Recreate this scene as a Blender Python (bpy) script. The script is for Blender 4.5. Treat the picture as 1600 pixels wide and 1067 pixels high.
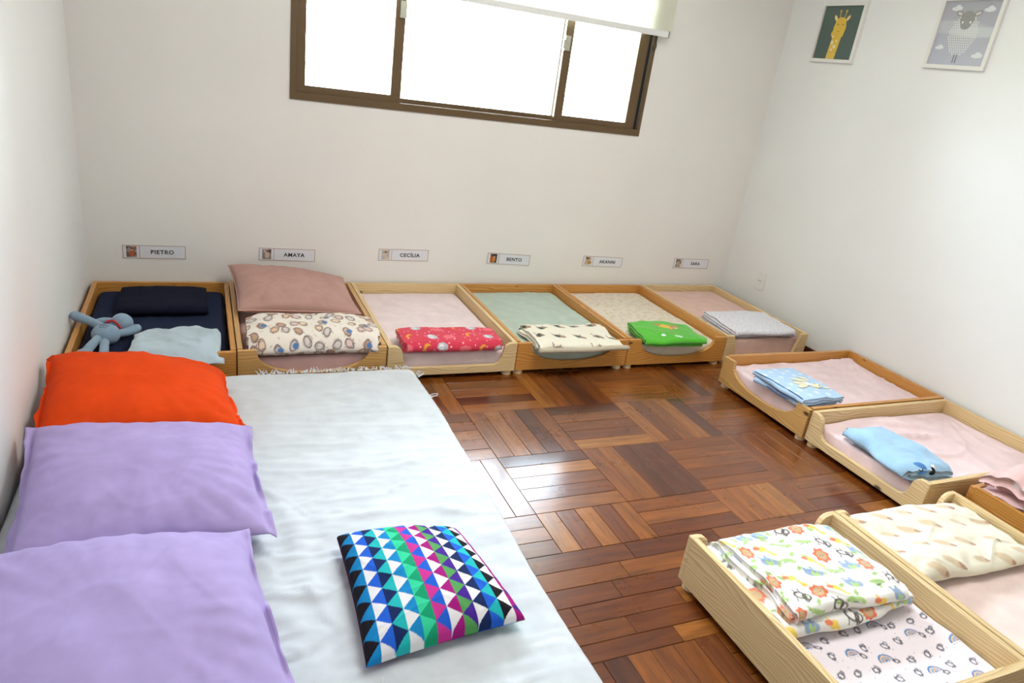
import bpy, bmesh, math, random
import numpy as np
from mathutils import Vector, Matrix
random.seed(7)
for o in list(bpy.data.objects): bpy.data.objects.remove(o)
SC = bpy.context.scene
COL = SC.collection

# ------------------------------------------------------------------ camera
W = 3.848          # room width (right wall plane)
YF = -4.9          # wall behind the camera
H = 2.6
f_px, yaw, pitch, roll = 1092.2, math.radians(25.4685), math.radians(21.2899), math.radians(8.1567)
fw = Vector((math.sin(yaw)*math.cos(pitch), math.cos(yaw)*math.cos(pitch), -math.sin(pitch)))
rt = Vector((math.cos(yaw), -math.sin(yaw), 0)); up = rt.cross(fw)
r2 = math.cos(roll)*rt + math.sin(roll)*up; u2 = -math.sin(roll)*rt + math.cos(roll)*up
cam_data = bpy.data.cameras.new('camera'); cam = bpy.data.objects.new('camera', cam_data); COL.objects.link(cam)
cam_data.sensor_width = 36; cam_data.lens = f_px/1600*36; cam_data.clip_start = 0.02
M = Matrix((( r2.x, u2.x, -fw.x, 0.51258), (r2.y, u2.y, -fw.y, -3.72518), (r2.z, u2.z, -fw.z, 1.38820), (0, 0, 0, 1)))
cam.matrix_world = M
SC.camera = cam

# ------------------------------------------------------------------ world, lights, exposure
world = bpy.data.worlds.new('sky'); SC.world = world; world.use_nodes = True
wn = world.node_tree.nodes; wn['Background'].inputs[0].default_value = (0.74, 0.87, 1.0, 1); wn['Background'].inputs[1].default_value = 44.0

def area(name, loc, rot, sx, sy, power, color):
    l = bpy.data.lights.new(name, 'AREA'); l.shape = 'RECTANGLE'; l.size = sx; l.size_y = sy; l.energy = power; l.color = color
    o = bpy.data.objects.new(name, l); COL.objects.link(o); o.location = loc; o.rotation_euler = rot
    return o
portal = area('window_portal', (1.92, 0.16, 1.66), (math.radians(-90), 0, 0), 2.0, 1.12, 1, (1, 1, 1)); portal.data.cycles.is_portal = True
area('added_fill_light', (1.9, -1.95, 2.50), (0, 0, 0), 1.1, 1.1, 31, (0.98, 0.98, 1.0))  # unseen soft fill, added to brighten the room
SC.view_settings.view_transform = 'Standard'; SC.view_settings.look = 'None'; SC.view_settings.gamma = 1
SC.view_settings.use_curve_mapping = False
SC.view_settings.exposure = 0.0

# ------------------------------------------------------------------ helpers
def lin(c):
    c = np.asarray(c, float)/255.0
    return np.where(c <= 0.04045, c/12.92, ((c+0.055)/1.055)**2.4)
def l4(c): return tuple(lin(c)) + (1.0,)

def tag(o, label=None, cat=None, group=None, kind=None):
    if label: o['label'] = label
    if cat: o['category'] = cat
    if group: o['group'] = group
    if kind: o['kind'] = kind
    return o
def empty(name, loc=(0, 0, 0), rz=0, **k):
    o = bpy.data.objects.new(name, None); COL.objects.link(o); o.location = loc; o.rotation_euler = (0, 0, rz); o.empty_display_size = .05
    return tag(o, **k)
def link(name, me, mat=None, parent=None, **k):
    o = bpy.data.objects.new(name, me); COL.objects.link(o)
    if mat is not None and not me.materials: me.materials.append(mat)
    if parent is not None: o.parent = parent
    return tag(o, **k)

# value noise on numpy arrays
_R = np.random.RandomState(11); _T = _R.rand(256, 256)*2-1
def vn(x, y, s=0):
    x = np.asarray(x, float)+s*17.31+1000; y = np.asarray(y, float)+s*9.73+1000
    xi = np.floor(x).astype(int); yi = np.floor(y).astype(int); fx = x-xi; fy = y-yi
    fx = fx*fx*fx*(fx*(fx*6-15)+10); fy = fy*fy*fy*(fy*(fy*6-15)+10)
    a = _T[xi % 256, yi % 256]; b = _T[(xi+1) % 256, yi % 256]; c = _T[xi % 256, (yi+1) % 256]; d = _T[(xi+1) % 256, (yi+1) % 256]
    return (a*(1-fx)+b*fx)*(1-fy)+(c*(1-fx)+d*fx)*fy
def fbm(x, y, s=0, o=4):
    r = 0; a = 1; 
    for k in range(o):
        r = r+a*vn(x*2**k, y*2**k, s+k); a *= .5
    return r
def ridge(x, y, s=0):
    return (1-np.abs(vn(x, y, s))*2.2).clip(0, 1)**3

# ------------------------------------------------------------------ materials
def newmat(name, rough=.6, base=(.8, .8, .8, 1), **kw):
    m = bpy.data.materials.new(name); m.use_nodes = True
    b = m.node_tree.nodes['Principled BSDF']; b.inputs['Base Color'].default_value = base; b.inputs['Roughness'].default_value = rough
    for k, v in kw.items(): b.inputs[k].default_value = v
    return m, m.node_tree, b
def add(nt, t, **kw):
    n = nt.nodes.new(t)
    for k, v in kw.items(): setattr(n, k, v)
    return n
def bump(nt, b, scale, strength, dist, coord=None, detail=3):
    n = add(nt, 'ShaderNodeTexNoise'); n.inputs['Scale'].default_value = scale; n.inputs['Detail'].default_value = detail
    if coord is not None: nt.links.new(coord, n.inputs['Vector'])
    bm_ = add(nt, 'ShaderNodeBump'); bm_.inputs['Strength'].default_value = strength; bm_.inputs['Distance'].default_value = dist
    nt.links.new(n.outputs['Fac'], bm_.inputs['Height']); nt.links.new(bm_.outputs[0], b.inputs['Normal'])
    return n
def cloth(name, rgb=None, rough=.95, bs=900, bst=.25, bd=.0008, sheen=.15, fuzzy=False):
    m, nt, b = newmat(name, rough)
    b.inputs['Specular IOR Level'].default_value = .2
    b.inputs['Sheen Weight'].default_value = sheen; b.inputs['Sheen Roughness'].default_value = .5
    tc = add(nt, 'ShaderNodeTexCoord')
    if rgb is None:
        a = add(nt, 'ShaderNodeAttribute', attribute_name='Col'); nt.links.new(a.outputs['Color'], b.inputs['Base Color'])
    else:
        n = add(nt, 'ShaderNodeTexNoise'); n.inputs['Scale'].default_value = 14; n.inputs['Detail'].default_value = 4
        nt.links.new(tc.outputs['Object'], n.inputs['Vector'])
        r = add(nt, 'ShaderNodeValToRGB'); c = np.array(rgb, float)
        r.color_ramp.elements[0].color = l4(c*.965); r.color_ramp.elements[1].color = l4(np.minimum(c*1.025, 255))
        r.color_ramp.elements[0].position = .3; r.color_ramp.elements[1].position = .7
        nt.links.new(n.outputs['Fac'], r.inputs[0]); nt.links.new(r.outputs[0], b.inputs['Base Color'])
    bump(nt, b, 260 if fuzzy else bs, .7 if fuzzy else bst, .003 if fuzzy else bd, tc.outputs['Object'])
    return m
def wood(name, dark, mid, light, rough=.45, coat=0.0, knots=True, scale=1.0):
    m, nt, b = newmat(name, rough); L = nt.links.new
    b.inputs['Coat Weight'].default_value = coat; b.inputs['Coat Roughness'].default_value = .2
    uv = add(nt, 'ShaderNodeUVMap'); oi = add(nt, 'ShaderNodeObjectInfo')
    mp = add(nt, 'ShaderNodeMapping'); L(uv.outputs[0], mp.inputs['Vector'])
    cx = add(nt, 'ShaderNodeCombineXYZ'); mu = add(nt, 'ShaderNodeMath', operation='MULTIPLY'); mu.inputs[1].default_value = 37.0
    L(oi.outputs['Random'], mu.inputs[0]); L(mu.outputs[0], cx.inputs[0]); L(mu.outputs[0], cx.inputs[1]); L(cx.outputs[0], mp.inputs['Location'])
    def stretch(sx, sy):
        s = add(nt, 'ShaderNodeMapping'); s.inputs['Scale'].default_value = (sx*scale, sy*scale, 1); L(mp.outputs[0], s.inputs['Vector']); return s
    # warp for knots / cathedral grain
    wn_ = add(nt, 'ShaderNodeTexNoise'); wn_.inputs['Scale'].default_value = 1; wn_.inputs['Detail'].default_value = 2
    s0 = stretch(2.2, 9); L(s0.outputs[0], wn_.inputs['Vector'])
    wm = add(nt, 'ShaderNodeMath', operation='MULTIPLY'); wm.inputs[1].default_value = 2.6; L(wn_.outputs['Fac'], wm.inputs[0])
    s1 = stretch(.35, 26); va = add(nt, 'ShaderNodeVectorMath', operation='ADD'); L(s1.outputs[0], va.inputs[0]); L(wm.outputs[0], va.inputs[1])
    wv = add(nt, 'ShaderNodeTexWave', bands_direction='Y', wave_profile='SAW'); wv.inputs['Scale'].default_value = 1.1; wv.inputs['Distortion'].default_value = .8; wv.inputs['Detail'].default_value = 2
    L(va.outputs[0], wv.inputs['Vector'])
    nf = add(nt, 'ShaderNodeTexNoise'); nf.inputs['Scale'].default_value = 1; nf.inputs['Detail'].default_value = 5; s2 = stretch(9, 260); L(s2.outputs[0], nf.inputs['Vector'])
    mx = add(nt, 'ShaderNodeMix', data_type='FLOAT'); mx.inputs[0].default_value = .45; L(wv.outputs['Fac'], mx.inputs[2]); L(nf.outputs['Fac'], mx.inputs[3])
    rp = add(nt, 'ShaderNodeValToRGB'); cr = rp.color_ramp; cr.elements[0].position = .18; cr.elements[0].color = l4(light); cr.elements[1].position = .9; cr.elements[1].color = l4(dark)
    e = cr.elements.new(.55); e.color = l4(mid); L(mx.outputs[0], rp.inputs[0])
    out = rp.outputs[0]
    if knots:
        vo = add(nt, 'ShaderNodeTexVoronoi'); vo.inputs['Scale'].default_value = 1; s3 = stretch(4.2, 8.5); L(s3.outputs[0], vo.inputs['Vector'])
        kr = add(nt, 'ShaderNodeValToRGB'); kr.color_ramp.elements[0].position = .05; kr.color_ramp.elements[0].color = (1, 1, 1, 1); kr.color_ramp.elements[1].position = .10; kr.color_ramp.elements[1].color = (0, 0, 0, 1)
        L(vo.outputs['Distance'], kr.inputs[0])
        km = add(nt, 'ShaderNodeMix', data_type='RGBA'); L(kr.outputs[0], km.inputs[0]); L(out, km.inputs[6]); km.inputs[7].default_value = l4(np.array(dark)*.5)
        out = km.outputs[2]
    L(out, b.inputs['Base Color'])
    bp = add(nt, 'ShaderNodeBump'); bp.inputs['Strength'].default_value = .15; bp.inputs['Distance'].default_value = .001; L(nf.outputs['Fac'], bp.inputs['Height']); L(bp.outputs[0], b.inputs['Normal'])
    return m
def wall_paint(name, rgb, sc=1.0):
    m, nt, b = newmat(name, .75); tc = add(nt, 'ShaderNodeTexCoord'); L = nt.links.new
    n = add(nt, 'ShaderNodeTexNoise'); n.inputs['Scale'].default_value = 1.3; n.inputs['Detail'].default_value = 5; L(tc.outputs['Object'], n.inputs['Vector'])
    r = add(nt, 'ShaderNodeValToRGB'); c = np.array(rgb, float); r.color_ramp.elements[0].position = .25; r.color_ramp.elements[1].position = .8
    r.color_ramp.elements[0].color = l4(c*.975); r.color_ramp.elements[1].color = l4(np.minimum(c*1.012, 255)); L(n.outputs['Fac'], r.inputs[0]); L(r.outputs[0], b.inputs['Base Color'])
    bump(nt, b, 9, .12, .01, tc.outputs['Object'], 6)
    b.inputs['Specular IOR Level'].default_value = .3
    return m

MW = wall_paint('cream_wall_paint', (236, 232, 226)); MWs = wall_paint('white_wall_paint', (240, 240, 238)); MCEIL = wall_paint('ceiling_paint', (238, 238, 236))
PINE_O = wood('varnished_honey_pine', (160, 94, 32), (202, 138, 62), (220, 164, 86), .42, .25)
PINE_O2 = wood('varnished_medium_pine', (168, 112, 54), (206, 158, 92), (222, 182, 118), .42, .25)
PINE_L = wood('raw_light_pine', (188, 148, 92), (220, 190, 138), (234, 210, 165), .55, .08)
PINE_F = wood('pale_foot_wood', (200, 165, 110), (225, 198, 150), (236, 214, 172), .55, 0, False)
MBASE, _, _ = newmat('dark_stained_baseboard', .35, l4((78, 34, 20)))
BRONZE, nt_, b_ = newmat('bronze_anodised_aluminium', .45, l4((104, 82, 54)), Metallic=.35)
MBLACK, _, _ = newmat('matte_black', .6, l4((22, 22, 22)))
LATCH, _, _ = newmat('pale_grey_latch_metal', .4, l4((176, 172, 156)), Metallic=.3)
WHITEP, _, _ = newmat('white_plastic', .35, l4((232, 232, 228)))
PAPER, _, _ = newmat('glossy_paper', .45, l4((226, 226, 230)))
INK, _, _ = newmat('black_ink', .6, l4((28, 28, 30)))
BORD, _, _ = newmat('ochre_card_border', .6, l4((176, 132, 80)))
WFRAME, _, _ = newmat('white_picture_frame', .45, l4((232, 230, 224)))
GREYF, _, _ = newmat('grey_outlet_slot', .5, l4((120, 116, 112)))
ART, _nt, _b = newmat('printed_art', .35); _a = add(_nt, 'ShaderNodeAttribute', attribute_name='Col'); _nt.links.new(_a.outputs['Color'], _b.inputs['Base Color'])
GLASS, gnt, gb = newmat('clear_window_glass', .02)
_t = add(gnt, 'ShaderNodeBsdfTransparent'); _t.inputs[0].default_value = (.97, .985, .98, 1); _g = add(gnt, 'ShaderNodeBsdfGlossy'); _g.inputs['Roughness'].default_value = .01
_f = add(gnt, 'ShaderNodeFresnel'); _f.inputs[0].default_value = 1.45; _m = add(gnt, 'ShaderNodeMixShader')
gnt.links.new(_f.outputs[0], _m.inputs[0]); gnt.links.new(_t.outputs[0], _m.inputs[1]); gnt.links.new(_g.outputs[0], _m.inputs[2]); gnt.links.new(_m.outputs[0], gnt.nodes['Material Output'].inputs[0])
BLIND, bnt, bb = newmat('translucent_blind_fabric', .8, l4((240, 238, 226)))
_tr = add(bnt, 'ShaderNodeBsdfTranslucent'); _tr.inputs[0].default_value = l4((245, 243, 228)); _mm = add(bnt, 'ShaderNodeMixShader'); _mm.inputs[0].default_value = .45
bnt.links.new(bb.outputs[0], _mm.inputs[1]); bnt.links.new(_tr.outputs[0], _mm.inputs[2]); bnt.links.new(_mm.outputs[0], bnt.nodes['Material Output'].inputs[0])
FILLGLOW, lnt, lb = newmat('fill_glow', .4, (1, 1, 1, 1)); lb.inputs['Emission Color'].default_value = (1, .93, .82, 1); lb.inputs['Emission Strength'].default_value = 3  # glowing face of the added fill light

# parquet: tint attribute per strip + grain along UV.x + lacquer
PARQ, pnt, pb = newmat('lacquered_parquet', .22); L = pnt.links.new
pu = add(pnt, 'ShaderNodeUVMap'); poi = add(pnt, 'ShaderNodeObjectInfo'); pm = add(pnt, 'ShaderNodeMapping'); L(pu.outputs[0], pm.inputs[0])
pmu = add(pnt, 'ShaderNodeMath', operation='MULTIPLY'); pmu.inputs[1].default_value = 61.0; L(poi.outputs['Random'], pmu.inputs[0]); pcx = add(pnt, 'ShaderNodeCombineXYZ'); L(pmu.outputs[0], pcx.inputs[0]); L(pmu.outputs[0], pcx.inputs[1]); L(pcx.outputs[0], pm.inputs['Location'])
def pst(sx, sy):
    s = add(pnt, 'ShaderNodeMapping'); s.inputs['Scale'].default_value = (sx, sy, 1); L(pm.outputs[0], s.inputs[0]); return s
n1 = add(pnt, 'ShaderNodeTexNoise'); n1.inputs['Scale'].default_value = 1; n1.inputs['Detail'].default_value = 6; n1.inputs['Distortion'].default_value = .35; L(pst(5, 46).outputs[0], n1.inputs[0])
n2 = add(pnt, 'ShaderNodeTexNoise'); n2.inputs['Scale'].default_value = 1; n2.inputs['Detail'].default_value = 4; L(pst(20, 420).outputs[0], n2.inputs[0])
pmx = add(pnt, 'ShaderNodeMix', data_type='FLOAT'); pmx.inputs[0].default_value = .35; L(n1.outputs['Fac'], pmx.inputs[2]); L(n2.outputs['Fac'], pmx.inputs[3])
pr = add(pnt, 'ShaderNodeValToRGB'); pr.color_ramp.elements[0].position = .32; pr.color_ramp.elements[0].color = (.44, .35, .26, 1); pr.color_ramp.elements[1].position = .66; pr.color_ramp.elements[1].color = (1.18, 1.16, 1.12, 1)
L(pmx.outputs[0], pr.inputs[0])
pa = add(pnt, 'ShaderNodeAttribute', attribute_name='Col'); pmm = add(pnt, 'ShaderNodeMix', data_type='RGBA', blend_type='MULTIPLY'); pmm.inputs[0].default_value = 1
L(pa.outputs['Color'], pmm.inputs[6]); L(pr.outputs[0], pmm.inputs[7]); L(pmm.outputs[2], pb.inputs['Base Color'])
ptc = add(pnt, 'ShaderNodeNewGeometry'); sc_ = add(pnt, 'ShaderNodeTexNoise'); sc_.inputs['Scale'].default_value = 7; sc_.inputs['Detail'].default_value = 8; sc_.inputs['Roughness'].default_value = .7; L(ptc.outputs['Position'], sc_.inputs['Vector'])
rr = add(pnt, 'ShaderNodeMapRange'); rr.inputs[1].default_value = .35; rr.inputs[2].default_value = .75; rr.inputs[3].default_value = .26; rr.inputs[4].default_value = .36; L(sc_.outputs['Fac'], rr.inputs[0]); L(rr.outputs[0], pb.inputs['Roughness'])
pbm = add(pnt, 'ShaderNodeBump'); pbm.inputs['Strength'].default_value = .03; pbm.inputs['Distance'].default_value = .0015; L(n2.outputs['Fac'], pbm.inputs['Height'])
pw = add(pnt, 'ShaderNodeTexNoise'); pw.inputs['Scale'].default_value = 11; pw.inputs['Detail'].default_value = 2; L(ptc.outputs['Position'], pw.inputs['Vector'])
pbm2 = add(pnt, 'ShaderNodeBump'); pbm2.inputs['Strength'].default_value = .14; pbm2.inputs['Distance'].default_value = .003; L(pw.outputs['Fac'], pbm2.inputs['Height']); L(pbm.outputs[0], pbm2.inputs['Normal']); L(pbm2.outputs[0], pb.inputs['Normal'])
pb.inputs['Specular IOR Level'].default_value = .3; pb.inputs['Coat Weight'].default_value = .85; pb.inputs['Coat IOR'].default_value = 1.5; pb.inputs['Coat Roughness'].default_value = .15

# ------------------------------------------------------------------ mesh helpers
def uv_box(bm):
    uv = bm.loops.layers.uv.verify(); bm.normal_update()
    co = np.array([v.co[:] for v in bm.verts]); ext = co.max(0)-co.min(0); la = int(np.argmax(ext))
    for f in bm.faces:
        n = [abs(c) for c in f.normal]; ax = n.index(max(n)); rest = [i for i in range(3) if i != ax]
        if la in rest: a = la; b = [i for i in rest if i != la][0]
        else: a, b = rest
        for l in f.loops: l[uv].uv = (l.vert.co[a], l.vert.co[b])
def finish(bm, name, smooth=False, bevel=0):
    if bevel:
        es = [e for e in bm.edges if e.is_manifold and e.calc_face_angle(0) > .6]
        bmesh.ops.bevel(bm, geom=es, offset=bevel, segments=2, affect='EDGES', profile=.5)
    bmesh.ops.recalc_face_normals(bm, faces=bm.faces)
    uv_box(bm); me = bpy.data.meshes.new(name); bm.to_mesh(me); bm.free()
    if smooth:
        for p in me.polygons: p.use_smooth = True
    return me
def bm_box(bm, x0, x1, y0, y1, z0, z1):
    vs = [bm.verts.new(c) for c in [(x0, y0, z0), (x1, y0, z0), (x1, y1, z0), (x0, y1, z0), (x0, y0, z1), (x1, y0, z1), (x1, y1, z1), (x0, y1, z1)]]
    for f in [(0, 3, 2, 1), (4, 5, 6, 7), (0, 1, 5, 4), (1, 2, 6, 5), (2, 3, 7, 6), (3, 0, 4, 7)]: bm.faces.new([vs[i] for i in f])
def boxm(name, b, bevel=0):
    bm = bmesh.new(); bm_box(bm, *b); return finish(bm, name, bevel=bevel)
def box(name, b, mat, parent=None, bevel=0, **k): return link(name, boxm(name, b, bevel), mat, parent, **k)
def prism(name, poly, axis, a, b, bevel=0):
    """poly: list of 2D pts in the plane normal to axis; extruded a..b along axis"""
    bm = bmesh.new()
    def P(p, t): 
        return {'x': (t, p[0], p[1]), 'y': (p[0], t, p[1]), 'z': (p[0], p[1], t)}[axis]
    A = [bm.verts.new(P(p, a)) for p in poly]; B = [bm.verts.new(P(p, b)) for p in poly]
    n = len(poly); bm.faces.new(A); bm.faces.new(B[::-1])
    for i in range(n): bm.faces.new((A[i], B[i], B[(i+1) % n], A[(i+1) % n]))
    bmesh.ops.recalc_face_normals(bm, faces=bm.faces)
    return finish(bm, name, bevel=bevel)
def tube_mesh(name, pts, rad, seg=10):
    """tapered smooth tube through pts with radii; rounded ends"""
    pts = [Vector(p) for p in pts]; rad = list(rad)
    # catmull resample
    P = []; Rr = []; n = len(pts)
    for i in range(n-1):
        p0 = pts[max(i-1, 0)]; p1 = pts[i]; p2 = pts[i+1]; p3 = pts[min(i+2, n-1)]
        for s in range(5):
            t = s/5; P.append(.5*((2*p1)+(-p0+p2)*t+(2*p0-5*p1+4*p2-p3)*t*t+(-p0+3*p1-3*p2+p3)*t**3)); Rr.append(rad[i]*(1-t)+rad[i+1]*t)
    P.append(pts[-1]); Rr.append(rad[-1])
    # end caps
    d0 = (P[0]-P[1]).normalized(); d1 = (P[-1]-P[-2]).normalized()
    for th in (.5, .85, .99):
        P.insert(0, P[0] if False else pts[0]+d0*rad[0]*math.sin(th*math.pi/2)); Rr.insert(0, rad[0]*max(math.cos(th*math.pi/2), .05))
        P.append(pts[-1]+d1*rad[-1]*math.sin(th*math.pi/2)); Rr.append(rad[-1]*max(math.cos(th*math.pi/2), .05))
    bm = bmesh.new(); rings = []
    nrm = Vector((0, 0, 1))
    for i, p in enumerate(P):
        d = (P[min(i+1, len(P)-1)]-P[max(i-1, 0)]).normalized()
        s = d.cross(nrm); 
        if s.length < 1e-3: s = d.cross(Vector((1, 0, 0)))
        s.normalize(); u = s.cross(d).normalized()
        rings.append([bm.verts.new(p+Rr[i]*(math.cos(a)*s+math.sin(a)*u)) for a in [2*math.pi*k/seg for k in range(seg)]])
    for a, b in zip(rings, rings[1:]):
        for k in range(seg): bm.faces.new((a[k], a[(k+1) % seg], b[(k+1) % seg], b[k]))
    bm.faces.new(rings[0][::-1]); bm.faces.new(rings[-1])
    return finish(bm, name, smooth=True)
def ball_mesh(name, c, r, sc=(1, 1, 1), rot=None, seg=24):
    bm = bmesh.new(); bmesh.ops.create_uvsphere(bm, u_segments=seg, v_segments=seg//2, radius=1)
    m = Matrix.Translation(c) @ (rot.to_4x4() if rot else Matrix.Identity(4)) @ Matrix.Diagonal((r*sc[0], r*sc[1], r*sc[2], 1))
    bmesh.ops.transform(bm, matrix=m, verts=bm.verts); return finish(bm, name, smooth=True)
def disc_mesh(name, r, z0, z1, seg=20):
    bm = bmesh.new(); A = [bm.verts.new((r*math.cos(2*math.pi*k/seg), r*math.sin(2*math.pi*k/seg), z0)) for k in range(seg)]; B = [bm.verts.new((v.co.x, v.co.y, z1)) for v in A]
    bm.faces.new(A[::-1]); bm.faces.new(B)
    for k in range(seg): bm.faces.new((A[k], A[(k+1) % seg], B[(k+1) % seg], B[k]))
    return finish(bm, name)
def np_mesh(name, V, Q, col=None, smooth=True, closed=False):
    V = np.asarray(V, np.float32); Q = np.asarray(Q, np.int32)
    if closed:
        a, b, c, d = [V[Q[:, k]].astype(float) for k in range(4)]
        vol = (np.einsum('ij,ij->i', a, np.cross(b, c))+np.einsum('ij,ij->i', a, np.cross(c, d))).sum()
        if vol < 0: Q = np.ascontiguousarray(Q[:, ::-1])
    me = bpy.data.meshes.new(name); me.vertices.add(len(V)); me.vertices.foreach_set('co', V.ravel())
    me.loops.add(Q.size); me.loops.foreach_set('vertex_index', Q.ravel()); me.polygons.add(len(Q))
    me.polygons.foreach_set('loop_start', np.arange(0, Q.size, 4, dtype=np.int32)); me.polygons.foreach_set('loop_total', np.full(len(Q), 4, dtype=np.int32))
    me.polygons.foreach_set('use_smooth', np.full(len(Q), smooth))
    if col is not None:
        a = me.color_attributes.new('Col', 'FLOAT_COLOR', 'POINT'); c = np.ones((len(V), 4), np.float32); c[:, :3] = col; a.data.foreach_set('color', c.ravel())
    me.update(calc_edges=True); me.validate(); return me
def grid_quads(nu, nv, off=0, closed_v=False):
    i, j = np.meshgrid(np.arange(nu-1), np.arange(nv if closed_v else nv-1), indexing='ij'); j2 = (j+1) % nv
    a = i*nv+j; b = (i+1)*nv+j; c = (i+1)*nv+j2; d = i*nv+j2
    return np.stack([a, b, c, d], -1).reshape(-1, 4)+off

# ------------------------------------------------------------------ fabric painter (prints: colour only, in metres on the cloth)
class Paint:
    def __init__(s, U, V, base):
        s.U = np.asarray(U, float); s.V = np.asarray(V, float); s.C = np.empty(s.U.shape+(3,)); s.C[:] = lin(base)
    def _m(s, m, rgb, idx):
        c = lin(rgb); s.C[idx] = s.C[idx]*(1-m[:, None])+c*m[:, None]
    def ell(s, cx, cy, rx, ry, rgb, rot=0, soft=.0012, ring=None, wob=0, half=False):
        R_ = max(rx, ry)*1.5+.004
        idx = np.where((np.abs(s.U-cx) < R_) & (np.abs(s.V-cy) < R_))[0]
        if not len(idx): return
        u = s.U[idx]-cx; v = s.V[idx]-cy; c, n = math.cos(rot), math.sin(rot); a = (c*u+n*v)/rx; b = (-n*u+c*v)/ry; r = np.hypot(a, b)
        if wob: r = r*(1+wob*np.sin(np.arctan2(b, a)*7+cx*90))
        rad = min(rx, ry); d = (r-1)*rad
        if ring: m = (1-(np.abs(d)-ring)/soft).clip(0, 1)
        else: m = (.5-d/soft).clip(0, 1)
        if half: m = m*(v > 0)
        s._m(m, rgb, idx)
    def seg(s, x0, y0, x1, y1, w, rgb, soft=.001):
        R_ = w+.003; idx = np.where((s.U > min(x0, x1)-R_) & (s.U < max(x0, x1)+R_) & (s.V > min(y0, y1)-R_) & (s.V < max(y0, y1)+R_))[0]
        if not len(idx): return
        u = s.U[idx]; v = s.V[idx]; dx, dy = x1-x0, y1-y0; l2 = dx*dx+dy*dy+1e-12; t = (((u-x0)*dx+(v-y0)*dy)/l2).clip(0, 1)
        d = np.hypot(u-x0-t*dx, v-y0-t*dy); s._m((.5-(d-w)/soft).clip(0, 1), rgb, idx)
    def rect(s, x0, y0, x1, y1, rgb):
        idx = np.where((s.U >= x0) & (s.U <= x1) & (s.V >= y0) & (s.V <= y1))[0]
        if len(idx): s._m(np.ones(len(idx)), rgb, idx)
    def spots(s, step, seed, jit=.3, brick=True):
        rs = random.Random(seed); u0, u1, v0, v1 = s.U.min(), s.U.max(), s.V.min(), s.V.max(); r = 0; v = v0+step*.3
        while v < v1:
            u = u0+(step*.5 if (brick and r % 2) else 0)+step*.1
            while u < u1:
                yield u+rs.uniform(-jit, jit)*step, v+rs.uniform(-jit, jit)*step, rs
                u += step
            v += step*.85; r += 1
def doodle(P, x, y, s, rgb, rs, w=.0009, n=5):
    a = rs.uniform(0, 6.28)
    P.ell(x, y, s, s*.7, rgb, a, ring=w)
    for _ in range(n):
        b = rs.uniform(0, 6.28); x1 = x+s*1.2*math.cos(b); y1 = y+s*1.2*math.sin(b); c = b+rs.uniform(.6, 1.8); P.seg(x1, y1, x+s*.6*math.cos(c), y+s*.6*math.sin(c), w*.7, rgb)

def scaled(fn, k, kv=1): return lambda U, V: fn(U/k, V/(k*kv))

# ------------------------------------------------------------------ cloth solids
def slab(name, x0, x1, y0, y1, z0, z1, r, mat, step=.012, topf=None, sidef=None, paint=None, base=None, parent=None, **k):
    """soft rounded slab (mattress with its fitted sheet). topf(x,y)->dz"""
    h = z1-z0
    def axis(a, b):
        p = [(a, h)]+[(a, h-t*(h-r)) for t in (.33, .66)]+[(a, r)]
        for t in (1, 2, 3, 4): th = t/4*math.pi/2; p.append((a+r*(1-math.cos(th)), r*(1-math.sin(th))))
        n = max(4, int((b-a-2*r)/step)); q = [(a+r+(b-a-2*r)*i/n, 0) for i in range(1, n)]
        return p+q+[(a+b-u, d) for u, d in p[::-1]]
    X = axis(x0, x1); Y = axis(y0, y1)
    xs = np.array([p[0] for p in X]); dx = np.array([p[1] for p in X]); ys = np.array([p[0] for p in Y]); dy = np.array([p[1] for p in Y])
    gx, gy = np.meshgrid(xs, ys, indexing='ij'); D = np.maximum(dx[:, None], dy[None, :])
    # round the plan corners
    rc = .035
    ex = np.minimum(gx-x0, x1-gx); ey = np.minimum(gy-y0, y1-gy); m = (ex < rc) & (ey < rc)
    px = (rc-ex)/rc; py = (rc-ey)/rc; q = np.where(m, np.maximum(px, py), 1); l_ = np.hypot(px, py)+1e-9; f_ = np.where(m & (l_ > 0), q/l_, 1)
    sx = np.where(gx < (x0+x1)/2, 1, -1); sy = np.where(gy < (y0+y1)/2, 1, -1)
    gx2 = np.where(m, np.where(sx > 0, x0+rc-px*f_*rc, x1-rc+px*f_*rc), gx); gy2 = np.where(m, np.where(sy > 0, y0+rc-py*f_*rc, y1-rc+py*f_*rc), gy)
    Z = z1-D
    if topf is not None:
        fade = (np.minimum(ex, ey)/.03).clip(0, 1); Z = Z+topf(gx, gy)*np.where(D > h*.9, 0, 1)*(.35+.65*fade)
    if sidef is not None: 
        ox, oy = sidef(gx, gy, D); gx2 = gx2+ox; gy2 = gy2+oy
    V = np.stack([gx2, gy2, Z], -1).reshape(-1, 3); Q = grid_quads(len(xs), len(ys))[:, ::-1]
    Q = Q[:, ::-1]
    # bottom
    nb = len(V); V = np.vstack([V, [(x0+.01, y0+.01, z0), (x1-.01, y0+.01, z0), (x1-.01, y1-.01, z0), (x0+.01, y1-.01, z0)]]); Q = np.vstack([Q, [[nb, nb+3, nb+2, nb+1]]])
    col = None
    if paint is not None: col = paint(V[:, 0]+D_off(V, z1), V[:, 1])
    me = np_mesh(name, V, Q, col, closed=True); return link(name, me, mat, parent, **k)
def D_off(V, z1): return (z1-V[:, 2]).clip(0, 1)*.6

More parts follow.
